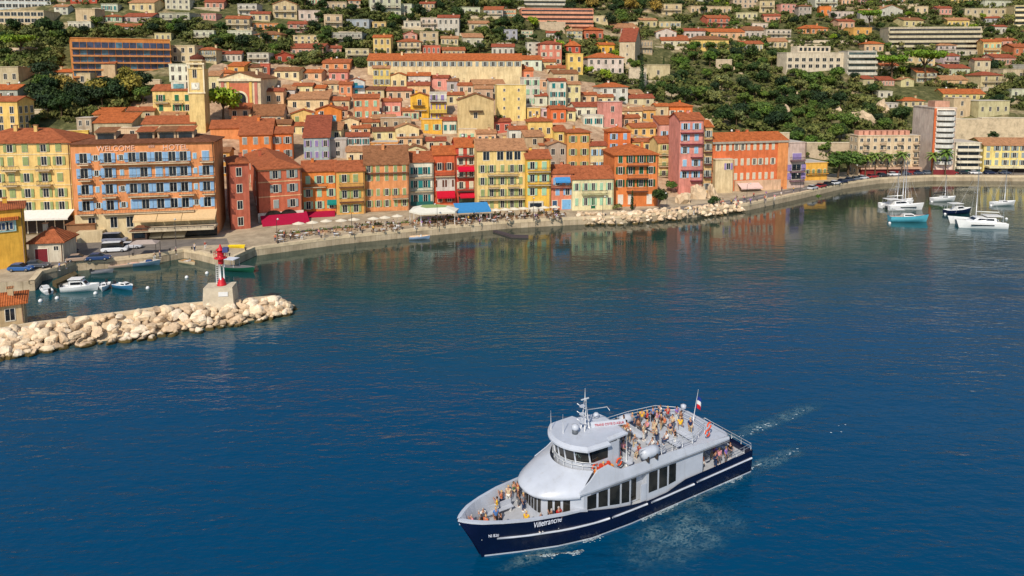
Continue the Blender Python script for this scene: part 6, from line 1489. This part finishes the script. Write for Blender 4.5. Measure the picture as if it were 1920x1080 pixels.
for sg in (-1, 1):                                     # tall white bulwark of the upper deck, falling towards the stern
    b = MB(); prof = [(7.4,4.45,4.75),(8.6,4.4,5.35),(9.4,4.4,5.95),(10.6,4.4,6.1),(11.2,4.4,5.7),(12,4.4,5.35),(18,4.4,5.25),(21.2,4.4,5.0),(24.8,4.45,4.75)]
    rows = [[(s, sg*3.38, z0), (s, sg*3.40, z0+.15), (s, sg*(3.40-.28*(z1-z0)/1.6), z1), (s, sg*(3.3-.3*(z1-z0)/1.6), z1), (s, sg*3.2, z0)] for s, z0, z1 in prof]
    b.grid(rows if sg > 0 else [r[::-1] for r in rows], SW, False); b.obj('upper_bulwark', ferry)
    b = MB(); b.box(8.5,24.8,min(sg*3.41,sg*3.38),max(sg*3.41,sg*3.38),4.3,4.38,paint((120,124,130),.5)); b.obj('drip_rail', ferry)
b = MB(); b.box(8.5,24.85,-3.2,3.2,4.4,4.62,DECK); b.add([(24.84,-3.2,4.40),(25.3,-2.4,4.42),(25.3,2.4,4.42),(24.84,3.2,4.40),(24.84,-3.2,4.75),(25.3,-2.4,4.7),(25.3,2.4,4.7),(24.84,3.2,4.75)],[(0,3,2,1),(4,5,6,7),(0,1,5,4),(1,2,6,5),(2,3,7,6)],SW)
b.box(19.6,24.8,-3.1,3.1,4.621,4.76,SW); b.obj('upper_deck', ferry)
# wheelhouse
def wf(y, k0=7.75, k1=1.5, half=2.35): return k0+k1*(abs(y)/half)**2.4
WY = [-2.35+4.7*k/12 for k in range(13)]
b = MB(); b.grid([[(wf(y), y, 4.6), (wf(y), y, 6.25)] for y in WY], SW, False)
for sg in (-1, 1): b.grid([[(s, sg*2.35, 4.6), (s, sg*2.35, 7.5)] for s in (11.1,12.3)][::sg], SW, False); b.grid([[(s, sg*2.35, 4.6), (s, sg*2.35, 6.25)] for s in (9.25,11.1)][::sg], SW, False)
b.box(12.25,12.3,-2.34,2.34,4.6,7.5,SW)
for k in range(0, 13, 2): y = WY[k]; b.tube([(wf(y), y, 6.2), (wf(y)-.22, y*.98, 7.52)], .07, SW, 5)
b.obj('wheelhouse', ferry)
for k in range(0, 12, 2): y0, y1, ym = WY[k], WY[k+2], WY[k+1]; bb = MB(); bb.grid([[(wf(y)+.02, y, 6.25), (wf(y)-.2, y*.985, 7.5)] for y in (y0, ym, y1)], DG, False); bb.obj('wheelhouse_window', ferry)
for sg in (-1, 1): pane('wheelhouse_side_window', [(9.4,sg*2.36,6.25),(11.05,sg*2.36,6.25),(11.05,sg*2.36,7.45),(9.3,sg*2.36,7.5)])
b = MB(); poly = [(7.15+1.5*(abs(y)/2.75)**2.2, y) for y in [-2.75+5.5*k/14 for k in range(15)]]+[(11.0,2.85),(11.2,2.3),(13.5,2.1),(13.7,1.2),(13.7,-1.2),(13.5,-2.1),(11.2,-2.3),(11.0,-2.85)]
b.prism([(x,y) for x,y in poly], 7.52, 7.66, SW); inn = [(10.2+(x-10.2)*.9, y*.9) for x,y in poly]; n_ = len(poly)
b.add([(x,y,7.661) for x,y in poly]+[(x,y,7.86) for x,y in inn], [[i,(i+1)%n_,n_+(i+1)%n_,n_+i] for i in range(n_)], SW); b.prism(inn, 7.8, 7.865, SW); b.obj('wheelhouse_roof', ferry)
for sg in (-1, 1):
    b = MB()
    for s in (12.6, 13.4): b.tube([(s, sg*2.05, 4.6), (s, sg*2.05, 7.52)], .06, STEEL, 6)
    b.obj('roof_post', ferry)
me = text_mesh('TRANS COTE D AZUR', .34, paint((196,40,56), .5), .01); o = link('roof_lettering', me, ferry); o.location = (12.6, -.6, 8.12); o.rotation_euler = (PI/2-.5, 0, -.35)
b = MB(); b.add([(11.1,-.1,7.87),(14.1,-1.15,7.87),(14.1,-1.0,8.3),(11.1,.05,8.3)],[(0,1,2,3)],SW); b.add([(11.1,.0,7.87),(14.1,-1.05,7.87),(14.1,-.95,8.3),(11.1,.1,8.3)],[(3,2,1,0)],SW); b.obj('lettering_board', ferry); 
o.location = (12.6, -.66, 8.08); o.rotation_euler = (PI/2-.25, 0, -.337); o.scale = (.8, .8, 1)
# mast, radar, aerials, rails, rafts
b = MB()
for x, y in ((10.2,-.28),(10.2,.28),(10.9,0)): b.tube([(x,y,7.86),(10.45,0 if x > 10.5 else y*.4,10.6)], .05, STEEL, 6)
for z in (8.6, 9.3, 10.0): b.tube([(10.1,-.7,z),(10.1,.7,z)], .035, STEEL, 5); b.box(9.9,10.3,-.12,.12,z,z+.16,SW)
b.tube([(10.4,0,10.5),(10.4,0,11.6)], .035, STEEL, 5); b.tube([(10.6,0,9.6),(12.6,-.3,9.5),(12.9,-.3,9.1)], .035, STEEL, 5); b.box(10.0,10.8,-.05,.05,10.6,10.68,STEEL); b.obj('mast', ferry)
b = MB(); b.lathe([(.05,0),(.3,.05),(.34,.25),(.28,.42),(.1,.5),(.02,.52)], SW, 14); b.lathe([(.26,-.35),(.26,0)], paint((90,96,104),.5), 10); b.obj('radar_dome', ferry, (9.3, -.1, 8.2))
b = MB(); b.lathe([(.05,0),(.25,.05),(.28,.3),(.15,.45),(.02,.47)], SW, 12); b.obj('satellite_dome', ferry, (12.6, 1.2, 7.87))
for s, y in ((7.9,1.5),(8.4,.4)): b = MB(); b.tube([(s,y,7.86),(s-.05,y,9.6)], .025, STEEL, 5); b.obj('aerial', ferry)
def rail(name, pts, hts, every=1.1):
    b = MB()
    for hh_ in hts: b.tube([(x,y,z+hh_) for x,y,z in pts], .028, STEEL, 5)
    for p, q_ in zip(pts[:-1], pts[1:]):
        p, q_ = Vector(p), Vector(q_); n = max(1, int((q_-p).length/every))
        for i in range(n): c_ = p+(q_-p)*(i/n); b.tube([c_, c_+Vector((0,0,hts[-1]))], .024, STEEL, 5)
    return b.obj(name, ferry)
rail('upper_rail', [(12.6,3.1,5.3),(18,3.1,5.25),(21.4,3.05,5.0),(23.4,2.0,4.75),(23.6,0,4.75),(23.4,-1.6,4.75),(20.5,-2.9,5.1),(14,-3.1,5.3)], (.35,.7,1.0))
rail('wheelhouse_rail', [(7.6+1.9*(abs(y)/3.25)**2.2, y*.86, 5.8) for y in CY[::2]], (.3,.6))
rail('stern_rail', [(22,3.3,2.32),(28.3,3.0,2.32),(28.3,-3.0,2.32),(25,-3.3,2.32)], (.3,.6))
for s, y in ((13.4,-2.75),): 
    b = MB(); M_ = Matrix.Translation((0,0,0)) @ Matrix.Rotation(PI/2, 4, 'Y'); b.lathe([(.1,-.95),(.45,-.85),(.5,-.3),(.5,.3),(.45,.85),(.1,.95)], SW, 14, M=M_)
    for dx_ in (-.5,.5): b.box(dx_-.06,dx_+.06,-.55,.55,-.6,-.1,IRON)
    b.obj('life_raft', ferry, (15.2,-2.95,5.85)); 
b = MB(); M_ = Matrix.Rotation(PI/2, 4, 'Y'); b.lathe([(.1,-.8),(.4,-.7),(.45,0),(.4,.7),(.1,.8)], SW, 14, M=M_); b.obj('life_raft', ferry, (17.6,2.9,5.7))
ORG = paint((226,84,40), .6)
def ring(loc, rot): 
    b = MB(); n = 16; rows = []
    for i in range(n):
        a = 2*PI*i/n; rows.append([((.3+.07*math.cos(t*PI/3))*math.cos(a), (.3+.07*math.cos(t*PI/3))*math.sin(a), .07*math.sin(t*PI/3)) for t in range(6)])
    rows.append(rows[0])
    for i in range(n): b.grid(rows[i:i+2], ORG if (i//2) % 4 else SW, True, True)
    o = b.obj('lifebuoy', ferry, loc); o.rotation_euler = rot; return o
ring((22.6,-2.7,5.4),(PI/2,0,.1)); ring((22.9,-2.6,6.0),(PI/2,0,.2)); ring((9.6,-2.55,5.9),(PI/2,0,0)); ring((12.2,-2.5,5.6),(PI/2,0,.1)); ring((26.5,3.1,2.75),(PI/2,0,0))
b = MB(); LO = paint((214,74,50), .7); 
for i in range(7): b.box(9.5+i*.27,9.72+i*.27,-2.85+.1*(i%2),-2.5,5.3+.12*(i%3),5.75+.16*(i%3),LO if i % 3 else paint((236,150,60),.7))
b.obj('life_jackets', ferry)
for r_ in range(5):
    for y in (-1.5, 1.5):
        b = MB(); x = 13.2+r_*1.9; b.box(x,x+.45,y-1.1,y+1.1,5.02,5.08,SW); b.box(x+.42,x+.48,y-1.1,y+1.1,5.08,5.5,SW); b.box(x+.1,x+.35,y-.9,y-.8,4.62,5.02,STEEL); b.box(x+.1,x+.35,y+.8,y+.9,4.62,5.02,STEEL); b.obj('bench', ferry)
b = MB(); b.box(.6,3.9,1.15,1.6,2.3,2.38,SW); b.box(.6,3.9,1.62,1.68,2.35,2.8,SW); b.box(.7,.8,1.2,1.55,1.9,2.3,STEEL); b.box(3.6,3.7,1.2,1.55,1.9,2.3,STEEL); b.obj('bench', ferry)
b = MB(); b.box(.4,1.5,-.35,.35,1.9,2.3,SW); b.tube([(-.1,0,1.9),(-.1,0,2.5)],.1,STEEL); b.tube([(2.2,-1.4,1.9),(2.2,-1.4,2.35)],.12,IRON); b.obj('anchor_winch', ferry)
b = MB(); b.tube([(23.4,0,4.7),(24.1,0,8.2)], .035, STEEL, 6); fs = b.obj('flag_staff', ferry)
for i, rgb in enumerate(((36,60,140),(232,232,230),(206,36,48))):
    b = MB(); b.grid([[(23.95+.02*i+.33*math.sin(.5+k*.5)*.25+.12*k, .05*math.sin(k*1.2+i), 7.6-.42*i-.1*k), (23.93+.02*i+.33*math.sin(.5+k*.5)*.25+.12*k, .05*math.sin(k*1.2+i), 7.18-.42*i-.1*k)] for k in range(5)], canvas(rgb), True); b.obj('flag_stripe', fs)
b = MB(); b.lathe([(.1,0),(.1,.5),(.28,.6),(.28,.9),(.05,1.0)], SW, 10); b.obj('floodlight', ferry, (24.4, 2.2, 4.75))
for x in (23.4,25.0,26.6):
    b = MB(); b.box(x,x+.45,-1.9,1.9,1.98,2.04,SW); b.box(x+.42,x+.48,-1.9,1.9,2.04,2.45,SW); b.box(x+.1,x+.35,-1.6,-1.5,1.55,1.98,STEEL); b.box(x+.1,x+.35,1.5,1.6,1.55,1.98,STEEL); b.obj('bench', ferry)
rz_f = FA
def aboard(pose, s, y, z, face, where, **k): return person(pose, tuple(FM @ Vector((s, y, z))), FA+face, where, group='ferry passengers', **k)
W1, W2, W3, W4 = 'on the ferry foredeck', 'on the ferry upper deck', 'on the ferry stern deck', 'beside the ferry wheelhouse'
for p_, s, y, f_, sh in (('photo',-.55,.35,-1.6,'pink'),('stand',.35,-.35,-1.2,'orange'),('lean',-.2,-.55,-.9,'red'),('stand',1.5,-.75,.6,'black'),('sit',.95,1.2,0,'white'),('stand',.2,.5,-1.9,'grey'),('stand',4.0,2.2,-.8,'beige'),('stand',4.55,1.5,1.1,'brown'),('photo',5.0,2.3,-1.9,'orange'),('stand',4.6,.75,.4,'grey'),('stand',4.3,-2.3,.2,'navy'),('lean',5.9,-2.55,.1,'red'),('stand',6.2,-2.2,-.6,'blue'),('stand',4.75,2.6,2.6,'green')): aboard(p_, s, y, 1.9, f_, W1, shirt=sh)
for i, (p_, s, y, f_, sh) in enumerate((('stand',13.0,1.9,-1.3,'white'),('stand',12.9,-.2,1.5,'beige'),('stand',14.6,1.2,-.9,'yellow'),('stand',15.1,.3,.6,'black'),('photo',15.6,-.6,-.4,'grey'),('sit',15.3,-1.6,-1.57,'red'),('sit',15.3,1.6,-1.57,'blue'),('stand',16.6,1.7,1.9,'orange'),('lean',17.1,2.7,3.1,'white'),('stand',17.6,.4,.3,'beige'),('sit',17.1,-1.3,-1.57,'white'),('sit',17.1,-2.0,-1.57,'navy'),('stand',18.6,2.4,-2.2,'navy'),('sit',19.0,1.5,-1.57,'pink'),('sit',19.0,-1.1,-1.57,'white'),('stand',19.6,2.2,1.2,'red'),('stand',20.2,.9,.5,'brown'),('sit',20.9,1.2,-1.57,'orange'),('sit',20.9,2.1,-1.57,'purple'),('stand',21.4,-.4,-.7,'yellow'),('lean',21.8,1.7,2.8,'red'),('stand',22.4,.5,1.4,'brown'),('stand',16.0,2.5,2.9,'green'),('stand',20.6,2.5,2.9,'blue'))):
    aboard(p_, s, y, 4.63+(.0 if p_ != 'sit' else -.0), f_, W2, shirt=sh)
UP = [(13.6,.9),(13.9,-1.0),(14.3,2.3),(15.9,2.0),(16.2,.9),(17.9,1.5),(18.2,-.6),(18.9,.4),(19.4,-1.8),(20.0,-.5),(20.4,1.7),(21.2,.4),(21.6,2.5),(22.0,-1.1),(22.7,1.4),(16.8,2.3),(18.0,2.5),(19.3,2.6),(15.4,.9)]
for i, (s, y) in enumerate(UP): aboard(rnd.choice(['stand','stand','lean','photo']), s, y, 4.63, rnd.uniform(-2.5, 2.5), W2)
for s, y in ((.9,-.9),(1.6,.2),(2.4,1.4),(3.2,2.0),(5.3,-2.4),(3.4,-1.6)): aboard(rnd.choice(['stand','photo']), s, y, 1.9, rnd.uniform(-2.5, .5), W1)
for s, y in ((22.4,-2.3),(23.9,-2.6),(25.4,-2.5),(26.3,-2.2),(27.0,-.6),(27.3,1.9)): aboard(rnd.choice(['stand','photo','lean']), s, y, 1.55, rnd.uniform(-1.5, 1.5), W3)
for p_, s, y, f_, sh in (('sit',23.6,-.9,-1.57,'yellow'),('sit',23.6,.6,-1.57,'beige'),('sit',25.2,-1.3,-1.57,'purple'),('sit',25.2,-.2,-1.57,'white'),('sit',25.2,1.0,-1.57,'black'),('stand',24.6,-2.4,-.3,'pink'),('stand',26.2,2.3,2.8,'orange'),('sit',26.8,1.2,-1.57,'orange'),('stand',23.0,2.2,1.6,'navy')): aboard(p_, s, y, 1.55, f_, W3, shirt=sh)
aboard('stand', 10.3, -2.75, 4.63, 1.5, W4, shirt='orange'); aboard('stand', 12.7, -1.9, 4.63, .4, W4, shirt='red')
# people on shore
def ashore(pose, px, py, rz, where, g_, **k): P = on_z(px, py, QZ+.15); return person(pose, (P.x, P.y, QZ+.005), rz, where, group=g_, **k)
for i in range(26):
    t = rnd.random(); x = 1290+t*200; y = interp([(1290,402),(1400,384),(1500,362)], x)-rnd.uniform(-3, 12); ashore(rnd.choice(['walk','walk','stand','photo']), x, y, rnd.uniform(0, 6), 'near the long orange building', 'people on the shore road')
for i in range(46):
    p = lerp_path(prom, rnd.random())+Vector((0, rnd.uniform(.6, 8))); person(rnd.choice(['walk','stand','sit' if False else 'walk']), (p.x, p.y, QZ+.005), rnd.uniform(0, 6), 'on the café promenade', group='people on the promenade')
for x, y in ((365,470),(385,466),(300,482),(330,476),(290,487),(112,506),(124,502)): ashore('stand', x, y, rnd.uniform(0, 6), 'on the harbour quay', 'people on the harbour quay')
# ------------------------------------------------------------------ foam of the ferry: bow wash, churned water along the side, the wake astern
FOAM = paint((206,222,226), .6, .1, 0, .3)
ff = MB(); fq = random.Random(11)
def flake(x, y, r):
    n = 5; a0 = fq.uniform(0, 6); p = FM @ Vector((x, y, 0)); ff.add([(p.x+r*fq.uniform(.4,1.2)*2.0*math.cos(a0+k*PI*.4), p.y+r*fq.uniform(.3,1)*math.sin(a0+k*PI*.4), .03) for k in range(n)], [list(range(n))], FOAM)
def clump(x, y): return math.sin(x*1.1+1.3*math.sin(y*1.7))+math.sin(y*1.9+x*.6+2*math.sin(x*.8))+.6*math.sin(3.1*x-2.2*y)
for i in range(900):                                   # wash along the hull
    x = fq.uniform(8,28); y = -side(x, 0)-.05-abs(fq.gauss(0,.16))
    if clump(x*.7, y) > .5: flake(x, y, fq.uniform(.02,.06))
for i in range(300): x = fq.uniform(3.2,7.5); flake(x, -side(x,0)-.7-(x-4)*.12-abs(fq.gauss(0,.13))*(1+.8*math.sin(x*3)), fq.uniform(.02,.07))
for i in range(260):                                  # wake astern
    d = fq.random()**2.2*17; x = 28.5+d; c_ = fq.choice((-2.7,2.2,2.4))+.2*math.sin(d*.9); y = c_+fq.gauss(0,.1+.015*d)
    if fq.random() < math.exp(-d/9) and clump(x, y*1.3) > .1: flake(x, y, fq.uniform(.03,.1))
kind(ff.obj('wake_foam'), 'stuff')
m, nt, b_ = nodes('churned water'); tc = nt.nodes.new('ShaderNodeTexCoord')
f = noise(nt, .55, 5, .65, 'obj'); gsep = nt.nodes.new('ShaderNodeSeparateXYZ'); nt.links.new(tc.outputs['Generated'], gsep.inputs[0])
def mth(op, a, c_):
    n = nt.nodes.new('ShaderNodeMath'); n.operation = op
    for i, v in enumerate((a, c_)):
        if isinstance(v, (int, float)): n.inputs[i].default_value = v
        else: nt.links.new(v, n.inputs[i])
    return n.outputs[0]
gx, gy = gsep.outputs['X'], gsep.outputs['Y']; bell = mth('MULTIPLY', mth('MULTIPLY', mth('MULTIPLY', gx, mth('SUBTRACT', 1, gx)), 4), mth('MULTIPLY', mth('MULTIPLY', gy, mth('SUBTRACT', 1, gy)), 4))
def ridge(sc, wd, st=None):
    n_ = mth('ABSOLUTE', mth('SUBTRACT', noise(nt, sc, 5, .62, 'obj', st), .5), 0.0); r_ = nt.nodes.new('ShaderNodeMapRange'); nt.links.new(n_, r_.inputs[0]); r_.inputs[1].default_value = 0; r_.inputs[2].default_value = wd; r_.inputs[3].default_value = 1; r_.inputs[4].default_value = 0; return r_.outputs[0]
class lace: outputs = [mth('MAXIMUM', mth('MULTIPLY', ridge(.9, .055), .8), mth('MULTIPLY', ridge(2.3, .05, (.7, 1.2, 1)), .9))]
al = nt.nodes.new('ShaderNodeMapRange'); nt.links.new(mth('MULTIPLY', f, mth('POWER', bell, .6)), al.inputs[0]); al.inputs[1].default_value = .22; al.inputs[2].default_value = .55
foam_ = mth('MULTIPLY', lace.outputs[0], al.outputs[0])
nt.links.new(mth('ADD', mth('MULTIPLY', foam_, .36), mth('MULTIPLY', al.outputs[0], .2)), b_.inputs['Alpha'])
nt.links.new(mixc(nt, foam_, (.012, .12, .17), (.30, .46, .5)), b_.inputs['Base Color']); setv(b_, Roughness=.35)
for x0, x1, y0, y1 in ((8,24,-10.5,-2.2),(25,38,-4.2,-1.4),(25,50,1.2,3.9),(-1,10,-3.4,-1.2),(12,30,-4.2,-2.6)):
    cw = MB(); cw.add([(x0,y0,0),(x1,y0,0),(x1,y1,0),(x0,y1,0)], [(0,1,2,3)], m); kind(cw.obj('churned_water', None, (FO.x, FO.y, .014), FA), 'stuff')
